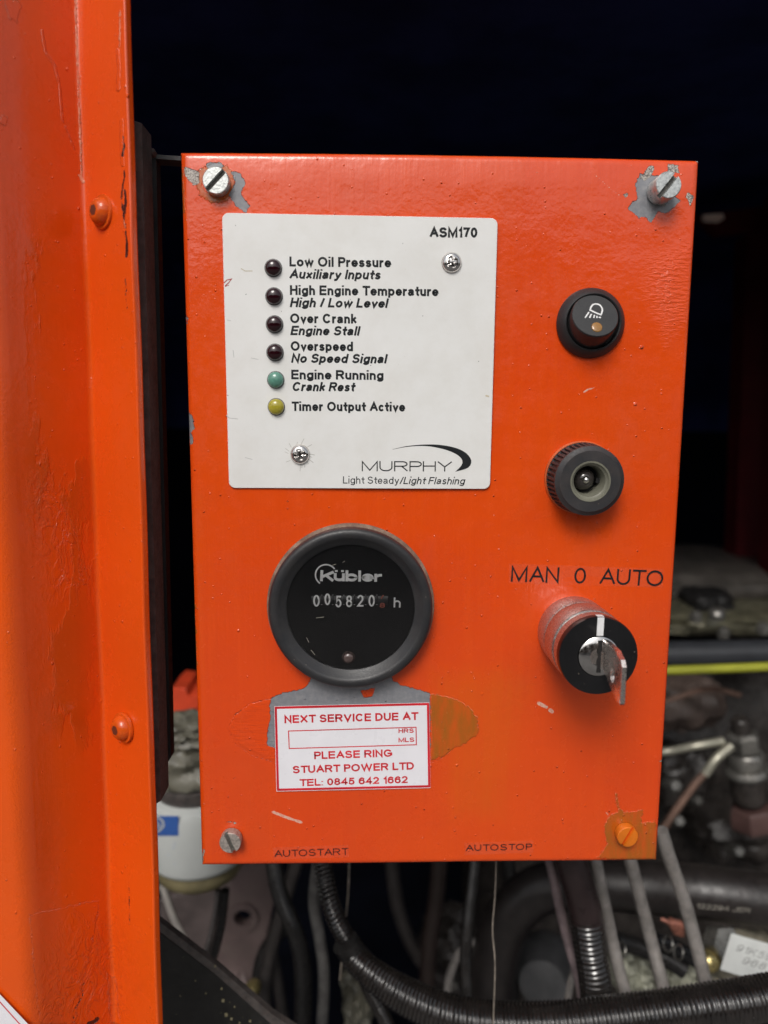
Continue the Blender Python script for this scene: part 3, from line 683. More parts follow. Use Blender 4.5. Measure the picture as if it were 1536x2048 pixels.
tag(mb.build('scuff', plain('plate_scuff', (0.45, 0.45, 0.44), 0.6), plate, smooth=False), kind='stuff')

# ---- clear label strips with black words
def strip(corners, words_):
    c = [at(x, y, -0.00012) for x, y in corners]
    tp = MB().add(*prism(c[::-1], FRONT * 0.00008)).build('label_tape', M['tape'], cb, smooth=False)
    mb = MB()
    for wd in words_:
        line(mb, wd[0], *wd[1:6], -0.00023, lift=0.0, w=wd[6], gap=wd[7], stretch=wd[8] if len(wd) > 8 else 1.0)
    mb.build('lettering', M['print'], tp, smooth=False)
strip([(1018, 1127), (1326, 1138), (1325, 1175), (1018, 1166)], [('MAN', 1021.5, 1163, 1117, 1166, 33, .12, .13), ('0', 1147.5, 1166.5, 1170.5, 1167.5, 33, .12, .13), ('AUTO', 1198.5, 1168, 1325, 1172.5, 33, .12, .13)])
strip([(546, 1695), (697, 1690), (698, 1714), (547, 1719)], [('AUTOSTART', 549, 1714, 695, 1709.5, 15.5, .115, .22)])
strip([(929, 1686), (1066, 1681), (1067, 1705), (930, 1710)], [('AUTOSTOP', 931.5, 1702, 1063, 1699.5, 14.5, .13, .26)])

# ---- service sticker
sc4 = [(548.5, 1412.5), (858.5, 1405), (861, 1575.5), (553, 1582.5)]
stk = MB().add(*prism([at(x, y, -0.0003) for x, y in sc4][::-1], FRONT * 0.00018)).build('service_sticker', M['sticker'], cb, smooth=False)
YS = -0.00048
def frame_line(mb, q, wpx, Y):
    n = 4
    for i in range(n):
        a = Vector(q[i]); b = Vector(q[(i + 1) % n]); d = (b - a).normalized() * wpx / 2
        V, F = ribbon([tuple(a - d), tuple(b + d)], wpx); mb.add([at(p.x, p.y, Y) + FRONT * (0.00003 + 0.000002 * i) for p in V], F)
mb = MB(); frame_line(mb, [(551.5, 1415.5), (856, 1408), (858.5, 1572.5), (556, 1579.5)], 4.6, YS); mb.build('red_border', M['redprint'], stk, smooth=False)
mb = MB(); frame_line(mb, [(577, 1462), (832, 1454.5), (832.7, 1489.5), (578.5, 1497)], 2.0, YS); mb.build('hours_box', M['redprint'], stk, smooth=False)
for wd in (('NEXT SERVICE DUE AT', 569, 1446.5, 835.5, 1440, 17.5), ('HRS', 797, 1466.3, 827.5, 1465.6, 10), ('MLS', 797, 1484.5, 828.5, 1483.7, 10),
           ('PLEASE RING', 628.5, 1518.5, 784.5, 1513.5, 17), ('STUART POWER LTD', 585.5, 1547, 828, 1539, 17), ('TEL: 0845 642 1662', 599.5, 1572.5, 815.5, 1566, 16)):
    mb = MB(); line(mb, *wd, YS, w=.215, gap=.12); mb.build('lettering', M['redprint'], stk, smooth=False)

# ---- hour meter
hy = 0.0075
c = at(701, 1220.5, -hy); c.y = 0; ro = size(169.5, -hy)
hm = MB().add(*ring([(ro * .99, 0.0022), (ro, 0.003), (ro, hy - .0016), (ro * .985, hy - .0006), (ro * .955, hy), (ro * .90, hy), (ro * .872, hy - .0006), (ro * .80, hy - .0032), (ro * .785, hy - .0034), (ro * .785, 0.0022)], c, FRONT, 128)).build('hour_meter', M['bezel'], cb)
MB().add(*ring([(ro * 1.035, 0.0001), (ro * 1.035, 0.0012), (ro * 1.0, 0.0021), (ro * .8, 0.0021), (ro * .8, 0.0001)], c, FRONT, 96)).build('mounting_flange', M['dustrim'], hm)
YD = -(hy - 0.0042)
dc = at(702, 1220, YD); 
MB().add(*lathe([(ro * .786, 0.0024), (ro * .786, -YD)], c, FRONT, 96)).build('dial', M['dial'], hm)
mb = MB(); kb = dict(w=.245, gap=.06)
for s_, x0, x1 in (('K', 640, 668), ('übler', 667.5, 766)):
    line(mb, s_, x0, 1162, x1, 1163.5, 23, YD, lift=0.0002, **kb)
V, F = ribbon([(652 + 21 * math.cos(R(a)), 1149.5 - 20.5 * math.sin(R(a))) for a in range(35, 236, 10)], 2.8)
mb.add([at(p.x, p.y, YD) + FRONT * 0.00024 for p in V], F)
mb.build('maker_lettering', M['whiteprint'], hm, smooth=False)
mb = MB(); line(mb, 'h', 787, 1214.5, 801, 1214.8, 21, YD, w=.16, lift=0.0002); mb.build('unit_lettering', M['whiteprint'], hm, smooth=False)
drum = plain('counter_drum', (0.012, 0.012, 0.013), 0.45, bd=0)
for i, (ch, x0, x1, dy) in enumerate((('0', 626.5, 639.5, 0), ('0', 649, 661, -3), ('5', 671, 683, 1.5), ('8', 692, 704.5, 1), ('2', 714.5, 727, 0), ('0', 737, 749.5, 0))):
    xc = (x0 + x1) / 2; a = at(xc - 10.2, 1201, YD); b = at(xc + 10.2, 1201, YD); rr = size(19, YD)
    o = MB().add(*lathe([(rr, 0), (rr, (b - a).length)], Vector((a.x, YD + rr - 0.0005, a.z)), (1, 0, 0), 40)).build('counter_drum', drum, hm)
    mb = MB(); line(mb, ch, x0, 1213 + dy, x1, 1213 + dy, 24.5, YD - 0.0005, w=.14, lift=0.0001); mb.build('digit', M['whiteprint'], hm, smooth=False)
    mb = MB()
    for yy in (1190, 1209):
        V, F = ribbon([(xc + 9, yy), (xc + 12, yy)], 1.3); mb.add([at(p.x, p.y, YD - .0005) + FRONT * 0.0001 for p in V], F)
    mb.build('tick', plain('dim_tick', (0.25, 0.25, 0.25)), hm, smooth=False)
mb = MB(); line(mb, '8', 759.5, 1215, 770, 1215, 10, YD - .0005, w=.2, lift=0.0001); V, F = ribbon([(767, 1190), (762, 1197)], 2.6); mb.add([at(p.x, p.y, YD - .0005) + FRONT * 0.0001 for p in V], F)
a = at(755, 1201, YD); b = at(776, 1201, YD); rr = size(19, YD)
MB().add(*lathe([(rr, 0), (rr, (b - a).length)], Vector((a.x, YD + rr - 0.0005, a.z)), (1, 0, 0), 40)).build('counter_drum', drum, hm)
mb.build('red_digit', plain('red_digit_print', (0.33, 0.09, 0.06)), hm, smooth=False)
pcn = at(697, 1315, YD); MB().add(*lathe([(0.0026, 0)] + [(p, q + 0.0004) for p, q in dome(None, 0.0022, 0.0014)], pcn, FRONT, 24)).build('run_lamp', M['amber'] if False else led_mat('smoky_lens', (0.10, 0.07, 0.065), rough=.15), hm)
# clear window
gm, gnt, gb = newmat('window_glass'); trn = gnt.nodes.new('ShaderNodeBsdfTransparent'); gl = gnt.nodes.new('ShaderNodeBsdfGlossy'); gl.inputs['Roughness'].default_value = 0.05
gmx = gnt.nodes.new('ShaderNodeMixShader'); fr = gnt.nodes.new('ShaderNodeFresnel'); fr.inputs[0].default_value = 1.45
gnt.links.new(fr.outputs[0], gmx.inputs[0]); gnt.links.new(trn.outputs[0], gmx.inputs[1]); gnt.links.new(gl.outputs[0], gmx.inputs[2]); gnt.links.new(gmx.outputs[0], gnt.nodes['Material Output'].inputs[0])
MB().add(*lathe([(ro * .784, 0.00415), (ro * .784, 0.0044)], c, FRONT, 96)).build('window', gm, hm)
mb = MB()
for pts in ([(685, 1125), (690, 1122)], [(632, 1236), (640, 1235), (648, 1234)], [(622, 1300), (630, 1310)], [(613, 1275), (618, 1285)], [(664, 1131), (672, 1128)]):
    V, F = ribbon(pts, .9); mb.add([at(p.x, p.y, -.0045) for p in V], F)
tag(mb.build('dust_fleck', plain('dust', (0.35, 0.33, 0.28), 0.8), hm, smooth=False), kind='stuff')

# ---- light switch
c = at(1185, 645, -0.003); c.y = 0; r = size(68, -0.002)
ls = MB().add(*ring([(r * .985, 0.0001), (r, 0.0006), (r * .97, 0.0018), (r * .83, 0.0040), (r * .80, 0.0043), (r * .765, 0.0040), (r * .755, 0.0030), (r * .755, 0.0001)], c, FRONT, 96)).build('light_switch', M['black'], cb)
fc = at(1190.5, 631, -0.0078); tilt = R(24); nax = Vector((0.0, -math.cos(tilt), math.sin(tilt)))
rr = size(46.5, -0.0078)
MB().add(*lathe([(rr * 1.0, -0.014), (rr * 1.0, -0.0007), (rr * .985, -0.0002), (rr * .96, 0.0), (0.0, 0.0)], fc, nax, 80)).build('rocker', M['black'], ls)
MB().add(*lathe([(r * .8, 0.00015), (r * .8, 0.0003)], c, FRONT, 48)).build('switch_well', M['bar_dark'], ls)
up = Vector((0, math.sin(tilt), math.cos(tilt))); right = Vector((1, 0, 0)); K = 0.0001555   # metres per unit drawn
def on_rocker(p): return fc + right * (p[0] * K) + up * (p[1] * K) + nax * 0.00004
mb = MB(); q = lambda x, y: ((x - 735) / 8.08 * 1.0, -(y - 665) / 8.08 * 1.10)
D = [(645, 560), (670, 500), (720, 450), (780, 440), (840, 460), (875, 510), (880, 560), (865, 610), (845, 650)]
Dp = [q(x, y) for x, y in D]; Q, _ = spline([(x, y, 0) for x, y in Dp], .7)
V, F = ribbon([(a[0], a[1]) for a in Q] + [q(745, 610), q(645, 560)], 3.7)
mb.add([on_rocker((p.x, p.y)) for p in V], F)
for (a, b, e, f_) in ((620, 600, 535, 712), (665, 635, 620, 712), (722, 655, 700, 715), (768, 672, 762, 716), (832, 690, 818, 716)):
    V, F = ribbon([q(a, b), q(e, f_)], 3.2); mb.add([on_rocker((p.x, p.y)) for p in V], F)
V, F = ribbon([q(795, 698), q(835, 706)], 2.5); mb.add([on_rocker((p.x, p.y)) + nax * .00001 for p in V], F)
mb.build('headlamp_symbol', M['whiteprint'], ls, smooth=False)
ac = on_rocker(q(745, 893)); MB().add(*lathe([(size(10.5), 0)] + [(p, w_ + .0001) for p, w_ in dome(None, size(10), 0.0003)], ac, nax, 28)).build('amber_window', M['amber'], ls)

# ---- panel lamp with knurled black ring
c = at(1164, 956, -0.002); c.y = 0; kh = 0.0125
fcn = at(1181, 963, -kh); fo = Vector((fcn.x - c.x, -kh, fcn.z - c.z)); kax = fo.normalized()
rb = size(74, 0); rf = size(63, -kh)
ns = 44
def kn(r, d, t_):
    if 0.0020 < d < kh - 0.0022:
        ph = (t_ * ns / (2 * math.pi)) % 1.0
        return r - (0.0009 if ph < 0.42 else 0.0)
    return r
seg = ns * 8
kn_o = MB().add(*ring([(rb * .93, 0.0012), (rb * .965, 0.0014), (rb * .97, 0.0019), (rb * .97, 0.0021), (rb * .935, kh - .0034), (rb * .925, kh - .0021), (rb * .92, kh - .0012), (rf * 1.02, kh - .0004), (rf * .985, kh), (rf * .66, kh), (rf * .66, .0012)], c, kax, seg, kn)).build('panel_lamp', M['knob'], cb, angle=28)
MB().add(*lathe([(rb * 1.0, 0.0001), (rb * 1.0, 0.0009), (rb * .97, 0.0013)], c, FRONT, 80)).build('lamp_flange', plain('orange_flange', (0.55, 0.10, 0.02), .5), kn_o)
MB().add(*ring([(rf * .66, kh - .0004), (rf * .655, kh + .0002), (rf * .60, kh + .0001), (rf * .57, kh - .0008), (rf * .52, kh - .0012), (rf * .47, kh - .0030), (rf * .45, kh - .009), (rf * .655, kh - .009)], c, kax, 72)).build('cream_collar', M['cream'], kn_o)
MB().add(*lathe([(rf * .655, kh - .0095), (rf * .655, kh - .0090)], c, kax, 40)).build('lamp_well', M['bar_dark'], kn_o)
bc = c + kax * (kh - .0070) + Vector((-0.0008, 0, 0.0003))
V, F = lathe([(0.0, -.0042)] + [(0.0043 * math.cos(R(a)), 0.0043 * math.sin(R(a))) for a in range(-75, 90, 12)] + [(0.0, .0043)], bc, kax, 36)
MB().add(V, F).build('bulb', led_mat('dark_bulb_glass', (0.045, 0.038, 0.036), rough=.04), kn_o)
MB().add(*lathe([(.0014, 0), (.0013, .0004), (.0007, .0010), (0, .0012)], bc + kax * .0041, kax, 20)).build('bulb_tip', M['chrome'], kn_o)
MB().add(*box(tuple(bc + Vector((.0046, -.0015, -.0016))), tuple(bc + Vector((.0062, .004, .0004))))).build('spring_clip', M['bar_dark'], kn_o, smooth=False)

# ---- key switch
c = at(1147, 1263, -0.001); c.y = 0; kp = 0.032; fk = at(1197, 1312, -kp)
kax = (fk - c).normalized(); kl = (fk - c).length; r = size(84, -kp)
ks = MB().add(*ring([(r * .99, 0.0001), (r, 0.001), (r, 0.0098), (r * .985, 0.0102), (r * .95, .0103), (r * .95, .0111), (r * .99, 0.0112), (r * 1.005, 0.0117), (r * 1.005, 0.0215), (r * .985, .0223), (r * .95, .0224), (r * .95, .0242), (r * .97, kl - .0045), (r * .55, kl - .0045), (r * .55, .0001)], c, kax, 96)).build('key_switch', M['satin'], cb)
MB().add(*ring([(r * .985, .0241), (r * .995, kl - .0042), (r * .995, kl - .0022), (r * .985, kl - .0021), (r * .90, kl - .0024)], c, kax, 96)).build('chrome_collar', M['satin'], ks)
u, v, a_ = basis(kax)
MB().add(*ring([(r * 1.0, kl - .0030), (r * 1.0, kl - .0006), (r * .985, kl), (r * .52, kl), (r * .52, kl - .0035)], c, kax, 112)).build('black_disc', M['gloss_black'], ks)
fc = c + kax * kl
mbk = MB()
upv = Vector((0.02, 0, 1)); upv = (upv - kax * upv.dot(kax)).normalized(); rtv = kax.cross(upv).normalized(); rtv = rtv if rtv.x > 0 else -rtv
pts = [fc + rtv * (x * r) + upv * (y * r) for x, y in ((-.085, .52), (.085, .52), (.085, .985), (-.085, .985))]
mbk.add(*prism(pts, kax * 0.00025, 0.0001)); pts2 = [fc + rtv * (x * r) + upv * (1.001 * r) + kax * y for x, y in ((-.085, -.0025), (.085, -.0025), (.085, -.0002), (-.085, -.0002))]
mbk.add(*prism(pts2, upv * .00015)); mbk.build('white_pointer', M['whiteprint'], ks, smooth=False)
rc = r * .51
MB().add(*lathe([(rc, -.004), (rc, -.0002), (rc * .985, .0004), (rc * .9, .0009), (rc * .45, .0012), (rc * .42, .0008), (0, .0008)], fc, kax, 72)).build('lock_core', M['chrome'], ks)
kz0, kz1 = 1272, 1362
MB().add(*prism([fc + kax * .00095 + rtv * (x * r) + upv * (y * r) for x, y in ((-.055, -.40), (.05, -.40), (.05, -.1), (.03, 0), (.05, .1), (.05, .42), (-.055, .42), (-.055, .1), (-.02, 0), (-.055, -.1))], kax * .0003)).build('keyway', M['bar_dark'], ks, smooth=False)

# the key is a thing of its own, held by the lock
K0 = at(1207, 1272, -kp); K1 = at(1206, 1362, -kp)
key_loc = (K0 + K1) / 2
key = empty('key', tuple(key_loc), 'flat plain steel key with a round hole, standing in the black lock', 'key')
zt, zb = K0.z, K1.z; y0 = -kp - .0022; y1 = -kp - .0218; hh = (zt + zb) / 2; xk = K0.x
th = 0.0019
outl = [(y0, zt - .0006), (y0 - .004, zt - .0001), (y1 + .0060, zt - .0002), (y1 + .0016, zt - .0018), (y1, zt - .0038), (y1, zb + .0004), (y1 + .0006, zb - .0002), (y1 + .0022, zb - .0002), (y1 + .009, zb + .0018), (y0 - .004, zb + .0044), (y0, zb + .0070)]
hc = ((y0 * .42 + y1 * .58), hh - .0012); hr = 0.0021; nh = 24
# bow with a real hole: ring of quads between the outline and the hole
def bow():
    n = 48; L = []
    per = outl + [outl[0]]; s = [0]
    for i in range(len(outl)): s.append(s[-1] + math.dist(per[i], per[i + 1]))
    outer = []
    import bisect
    angs = [2 * math.pi * k / n for k in range(n)]
    for a in angs:      # cast a ray from the hole centre to the outline
        best = None; dx, dy = math.cos(a), math.sin(a)
        for i in range(len(outl)):
            (x1_, y1_), (x2_, y2_) = per[i], per[i + 1]; ex, ey = x2_ - x1_, y2_ - y1_; den = dx * ey - dy * ex
            if abs(den) < 1e-12: continue
            tt = ((x1_ - hc[0]) * ey - (y1_ - hc[1]) * ex) / den; uu = ((x1_ - hc[0]) * dy - (y1_ - hc[1]) * dx) / den
            if tt > 0 and -1e-6 <= uu <= 1 + 1e-6 and (best is None or tt < best): best = tt
        outer.append((hc[0] + dx * best, hc[1] + dy * best))
    # snap to true corners
    for cpt in outl:
        k = min(range(n), key=lambda j: math.dist(outer[j], cpt)); outer[k] = cpt
    inner = [(hc[0] + hr * math.cos(a), hc[1] + hr * math.sin(a) * 1.25) for a in angs]
    ins = [(o[0] + (hc[0] - o[0]) * .045, o[1] + (hc[1] - o[1]) * .045) for o in outer]
    V = []
    def layer(P, x): V.extend([(x, p[0], p[1]) for p in P])
    e = .00022
    layer(inner, xk - th / 2); layer(ins, xk - th / 2); layer(outer, xk - th / 2 + e); layer(outer, xk + th / 2 - e); layer(ins, xk + th / 2); layer(inner, xk + th / 2)
    F = []
    for lyr in range(6):
        a0 = lyr * n; b0 = ((lyr + 1) % 6) * n
        for k in range(n): F.append((a0 + k, a0 + (k + 1) % n, b0 + (k + 1) % n, b0 + k))
    return V, F
MB().add(*bow()).build('bow', M['keysteel'], key, angle=25)
MB().add(*box((xk - .0011, -kp + .004, hh - .0034), (xk + .0006, y0 + .0002, hh + .0030))).build('blade', M['keysteel'], key, smooth=False)

# ------------------------------------------------------------------ orange door post on the left
post = empty('door_post', (-0.14, -0.01, -0.2), 'orange painted folded steel post, chipped along its edge, left of the control box', 'door post')
# vertical fold lines: (px at top, px at bottom, depth)
FOLDS = [(-150, -190 + 60, -0.028), (-52, 66, -0.028), (152, 232, 0.004), (247, 316, -0.015), (259, 328, -0.0125), (259, 329, 0.0)]
def fold_pt(i, zt_):
    xa, xb, Y = FOLDS[i]; A = at(xa, -60, Y); B = at(xb, 2110, Y); return A + (B - A) * zt_
def rounded_profile():
    """samples across the folds with rounded bends: list of (weights) as functions of height t"""
    rads = {1: 0.0050, 2: 0.0022, 3: 0.0009, 4: 0.0006}
    def prof(t_):
        P = [fold_pt(i, t_) for i in range(len(FOLDS))]; P = [Vector((p.x, p.y, P[2].z)) for p in P]; out = []
        out.append(P[0])
        for i in range(1, len(P) - 1):
            a = (P[i - 1] - P[i]); b = (P[i + 1] - P[i]); r = min(rads[i], a.length * .45, b.length * .45)
            pa = P[i] + a.normalized() * r; pb = P[i] + b.normalized() * r
            out.append(('seg', out[-1] if isinstance(out[-1], Vector) else out[-1][-1], pa))
            out.append(('bend', pa, P[i], pb)); out.append(pb)
        res = [P[0]]; 
        last = P[0]
        for i in range(1, len(P) - 1):
            a = (P[i - 1] - P[i]); b = (P[i + 1] - P[i]); r = min(rads[i], a.length * .45, b.length * .45)
            pa = P[i] + a.normalized() * r; pb = P[i] + b.normalized() * r
            m_ = NS[i - 1]
            for k in range(1, m_ + 1): res.append(last.lerp(pa, k / m_))
            for k in range(1, 7):
                s_ = k / 6; res.append(pa * (1 - s_) ** 2 + P[i] * 2 * s_ * (1 - s_) + pb * s_ ** 2)
            last = pb
        for k in range(1, 4): res.append(last.lerp(P[-1], k / 3))
        return res
    return prof
NS = [12, 46, 46, 4]
prof = rounded_profile(); NZ = 520
rows = [prof(i / NZ) for i in range(NZ + 1)]; nc = len(rows[0])
V = [tuple(p) for rw in rows for p in rw]
A_ = np.array(V).reshape(NZ + 1, nc, 3)
# gentle dents in the sheet and a swollen, lifted paint area low down
zz = A_[:, :, 2]; xx = A_[:, :, 0]
A_[:, :, 1] += 0.0004 * np.sin(zz * 40 + xx * 60) + 0.0003 * np.sin(zz * 95 + 1.3)
idx = np.arange((NZ + 1) * nc).reshape(NZ + 1, nc)
F = np.stack([idx[:-1, :-1], idx[1:, :-1], idx[1:, 1:], idx[:-1, 1:]], -1).reshape(-1, 4)
me = bpy.data.meshes.new('folded_sheet'); me.from_pydata(A_.reshape(-1, 3).tolist(), [], F.tolist()); me.polygons.foreach_set('use_smooth', [True] * len(me.polygons)); me.materials.append(M['post'])
# photo-plane coordinates of every vertex, used only to say where along the post the wear sits
CRi = np.array(CR.transposed()); q_ = (A_.reshape(-1, 3) - np.array(CL)) @ CRi.T
PU = (768 + FPX * q_[:, 0] / -q_[:, 2]); PV = (1024 - FPX * q_[:, 1] / -q_[:, 2]); mpp = 0.00019
def pp(pts): return [(x, y) for x, y in pts]
def PL(pts): return poly_sdf(PU, PV, pts) * mpp
def LL(pts, r): return line_sdf(PU, PV, pts, r) * mpp
crack = np.minimum.reduce([LL([(246, 272), (249, 292), (245, 312)], 1.3), LL([(248, 340), (249, 350), (245, 375), (243, 400), (247, 430), (252, 458)], 1.2), LL([(251, 462), (254, 485), (253, 512)], 2.0),
    LL([(251, 555), (252, 580), (251, 592), (254, 618)], 0.9), LL([(249, 380), (251, 400), (250, 425)], 2.4), LL([(145, 2048), (150, 2020), (165, 1990), (168, 1965)], 0.5), LL([(178, 2048), (190, 2042), (196, 2038)], 4.0), LL([(258, 1760), (259, 1850)], 0.25)])
setattr_f(me, 'line', crack)
setattr_f(me, 'drip', np.minimum.reduce([LL([(84, 60), (92, 105), (110, 130), (120, 175), (125, 240)], 2.0), LL([(125, 240), (150, 300)], 1.2), LL([(160, 150), (163, 340)], 1.2), LL([(235, 100), (238, 140), (236, 180)], 3), LL([(244, 240), (243, 275), (245, 330)], 3)]))
setattr_f(me, 'bead_glint', np.minimum.reduce([LL([(151, 0), (157, 180), (163, 350)], 1.6), LL([(160, 352), (166, 362)], 4), LL([(240, 20), (239, 95)], 1.2), LL([(248, 440), (250, 455)], 1.5)]))  # valley weld bead, then painted highlights along the outer edge
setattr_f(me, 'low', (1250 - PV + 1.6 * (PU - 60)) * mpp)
setattr_f(me, 'zone', np.minimum(PL([(60, 480), (170, 560), (180, 1500), (100, 1450), (70, 1000)]), PL([(60, 0), (150, 0), (160, 300), (120, 260)])))
setattr_f(me, 'flake', np.minimum.reduce([PL([(12, -10), (24, 2), (36, -2), (42, 14), (37, 26), (33, 46), (27, 38), (20, 42), (16, 22), (9, 12)]), PL([(0, 230), (15, 235), (12, 250), (0, 248)]), PL([(60, 1830), (200, 1800), (180, 1900), (160, 1990), (150, 2048), (80, 2048), (70, 1950)]), PL([(215, 1950), (232, 1960), (240, 2048), (222, 2048)])]))
setattr_f(me, 'wrinkle', np.minimum(PL([(80, 960), (170, 1080), (190, 1180), (110, 1180), (85, 1060)]), PL([(160, 1830), (220, 1850), (235, 2048), (70, 2048), (100, 1960)])))
setattr_f(me, 'grain', np.minimum(PL([(0, 700), (12, 780), (35, 1400), (70, 2048), (40, 2048), (12, 1500), (-10, 1000)]), LL([(150, 0), (160, 340)], 2)))
so = bpy.data.objects.new('folded_sheet', me); COL.objects.link(so); so.parent = post; so.location = -Vector(post.location)

# button head bolts on the slanted flange
def flange_frame(px, py):
    """point on the flange between the valley and the outer edge, and its normal"""
    tt = (py + 60) / 2170; a = fold_pt(2, tt); b = fold_pt(3, tt); up_ = (fold_pt(2, tt + .05) - a).normalized()
    n = up_.cross((b - a)).normalized(); n = n if n.y < 0 else -n
    d = CR @ Vector(((px - 768) / FPX, -(py - 1024) / FPX, -1)); s_ = (a - CL).dot(n) / d.dot(n)
    return CL + d * s_, n
def button_bolt(px, py):
    p, n = flange_frame(px, py); r = 0.0049
    o = MB().add(*lathe([(r * 1.22, 0.0), (r * 1.24, .0007), (r * 1.20, .0012), (r, .0013), (r * .98, .0019), (r * .86, .0031), (r * .64, .0040), (r * .48, .0043), (r * .40, .0043)], p, n, 48)
                 ).build('button_bolt', M['orange_bolt'], post)
    o.data.polygons  # cap closed by the lathe; the socket sits on it
    u, v, a = basis(n)
    hexp = [p + n * .00405 + (u * math.cos(R(60 * k)) + v * math.sin(R(60 * k))) * r * .40 for k in range(6)]
    MB().add(*prism(hexp, n * .0003)).build('hex_socket', plain('dark_socket', (0.12, 0.025, 0.01), .6), o, smooth=False)
button_bolt(208, 425); button_bolt(249, 1454)

# white sticker corner low on the post
n_ = Vector((0, -1, 0)); YA = -0.0285
pts = [at(x, y, YA - .0006) for x, y in ((-60, 1925), (60, 2052), (60, 2140), (-60, 2140))]
stc = MB().add(*prism(pts[::-1], Vector((0, -.0001, 0)))).build('corner_sticker', M['sticker'], post, smooth=False)
mb = MB(); V, F = ribbon([(-60, 1937), (43, 2052), (100, 2115)], 2.2); mb.add([at(p.x, p.y, YA - .0007) + FRONT * .00004 for p in V], F)
mb.build('red_line', M['redprint'], stc, smooth=False)

# ------------------------------------------------------------------ dark mounting bar between post and box
mbar = empty('mounting_bar', (-0.12, 0.02, -0.1), 'long dark steel bar and flange between the orange post and the control box', 'bar')
def slab(top, bot, depth, ext, cham=0.0003):
    """top/bot: (x0, x1, y) pixel spans at depth, extruded away by ext"""
    p = [at(top[0], top[2], depth), at(top[1], top[2] + (top[3] if len(top) > 3 else 0), depth), at(bot[1], bot[2] + (bot[3] if len(bot) > 3 else 0), depth), at(bot[0], bot[2], depth)]
    return prism([q + Vector((0, ext, 0)) for q in p[::-1]], Vector((0, -ext, 0)), cham)
MB().add(*slab((264, 283, 240, 6), (306, 322, 1612, -10), -0.003, 0.012)).build('front_strip', M['bar'], mbar)
MB().add(*slab((284, 312, 296, 8), (322, 342, 1545, -30), 0.020, 0.006)).build('flange', M['bar_dark'], mbar)
MB().add(*slab((302, 362, 308, 4), (302, 362, 317, 4), 0.020, 0.008)).build('bracket_arm', plain('bracket_steel', (0.07, .075, .075), .4), mbar)
p = at(306, 308, .019); MB().add(*lathe([(size(8, .02), 0), (size(8, .02), .002), (size(5, .02), .003)], p, FRONT, 6)).build('bolt', M['bar'], mbar)
p = at(284, 432, .019); MB().add(*lathe([(size(11, .02), 0), (size(10, .02), .002), (size(5, .02), .004), (0, .0045)], p, (1, -1, 0), 20)).build('rivet', plain('dark_red_rivet', (0.08, .012, .012), .4), mbar)

# ------------------------------------------------------------------ far things in the engine bay
fr_ = empty('canopy_frame', tuple(at(1510, 1100, .55)), 'dark red steel frame upright with cross bar deep in the engine bay', 'frame')
def slabp(pts, depth, ext, cham=0.001): return prism([at(x, y, depth) + Vector((0, ext, 0)) for x, y in pts[::-1]], Vector((0, -ext, 0)), cham)
MB().add(*slabp([(1495, 470), (1545, 465), (1528, 1170), (1470, 1170)], .58, .03)).build('upright', M['darkred'], fr_)
MB().add(*slabp([(1400, 428), (1560, 408), (1560, 458), (1440, 468)], .56, .02)).build('cross_bar', M['darkred'], fr_)
MB().add(*slabp([(1407, 429), (1447, 426), (1450, 436), (1440, 443), (1410, 441)], .50, .006)).build('glint_tab', M['pink'], fr_)  # a glint on the frame, made as a pale pink piece
MB().add(*slabp([(1560, 380), (1640, 380), (1620, 1170), (1545, 1170)], .50, .03)).build('outer_upright', M['darkred'], fr_)

eng = empty('engine', tuple(at(1400, 1600, .5)), 'dark oily engine with grey brown cover standing behind the control box', 'engine')
def lump(c, sx, sy, sz, amp=0.12, sub=24, seed=0, power=3.5):
    """rounded-box casting with uneven surface"""
    V = []; F = []; nu, nv = sub * 2, sub
    for i in range(nv + 1):
        ph = math.pi * i / nv - math.pi / 2
        for k in range(nu):
            th_ = 2 * math.pi * k / nu; d = Vector((math.cos(ph) * math.cos(th_), math.cos(ph) * math.sin(th_), math.sin(ph)))
            m_ = (abs(d.x) ** power + abs(d.y) ** power + abs(d.z) ** power) ** (-1 / power)
            nn = 1 + amp * noise.noise(d * 3.1 + Vector((seed, seed * .7, 0))) + amp * .4 * noise.noise(d * 8 + Vector((0, seed, 0)))
            V.append(Vector(c) + Vector((d.x * sx, d.y * sy, d.z * sz)) * m_ * nn)
    for i in range(nv):
        for k in range(nu): F.append((i * nu + k, i * nu + (k + 1) % nu, (i + 1) * nu + (k + 1) % nu, (i + 1) * nu + k))
    return V, F
def lump_px(x0, y0, x1, y1, Y, d, **k):
    a = at(x0, y0, Y); b = at(x1, y1, Y); c = (a + b) / 2; c.y = Y + d
    return lump(c, abs(b.x - a.x) / 2, d, abs(a.z - b.z) / 2, **k)
MB().add(*lump_px(1180, 1140, 1640, 1222, .50, .10, amp=.08, seed=1)).build('rocker_cover', M['cast_dark'] if 'cast_dark' in M else plain('brown_cover', (0.085, .075, .066), .4, var=.3, vs=40, bs=90, bd=.001), eng)
MB().add(*lump_px(1390, 1190, 1480, 1235, .46, .03, amp=.15, seed=11)).build('filler_cap', M['bar_dark'], eng)
MB().add(*lump_px(1300, 1228, 1650, 1285, .44, .09, amp=.08, seed=2)).build('head_flange', M['olive'], eng)
for i, (x, y, rr_) in enumerate(((1432, 1230, 17), (1390, 1236, 14), (1446, 1268, 13), (1525, 1259, 15))):
    MB().add(*lathe([(size(rr_, .42), 0), (size(rr_, .42), .006), (size(rr_ * .7, .42), .009), (0, .010)], at(x, y + 4, .42), (0, -.3, 1), 6 if i % 2 else 14)).build('cover_bolt', M['steel'], eng)
MB().add(*lump_px(1000, 1330, 1700, 2300, .56, .16, amp=.08, seed=3)).build('cylinder_block', M['oily'], eng)
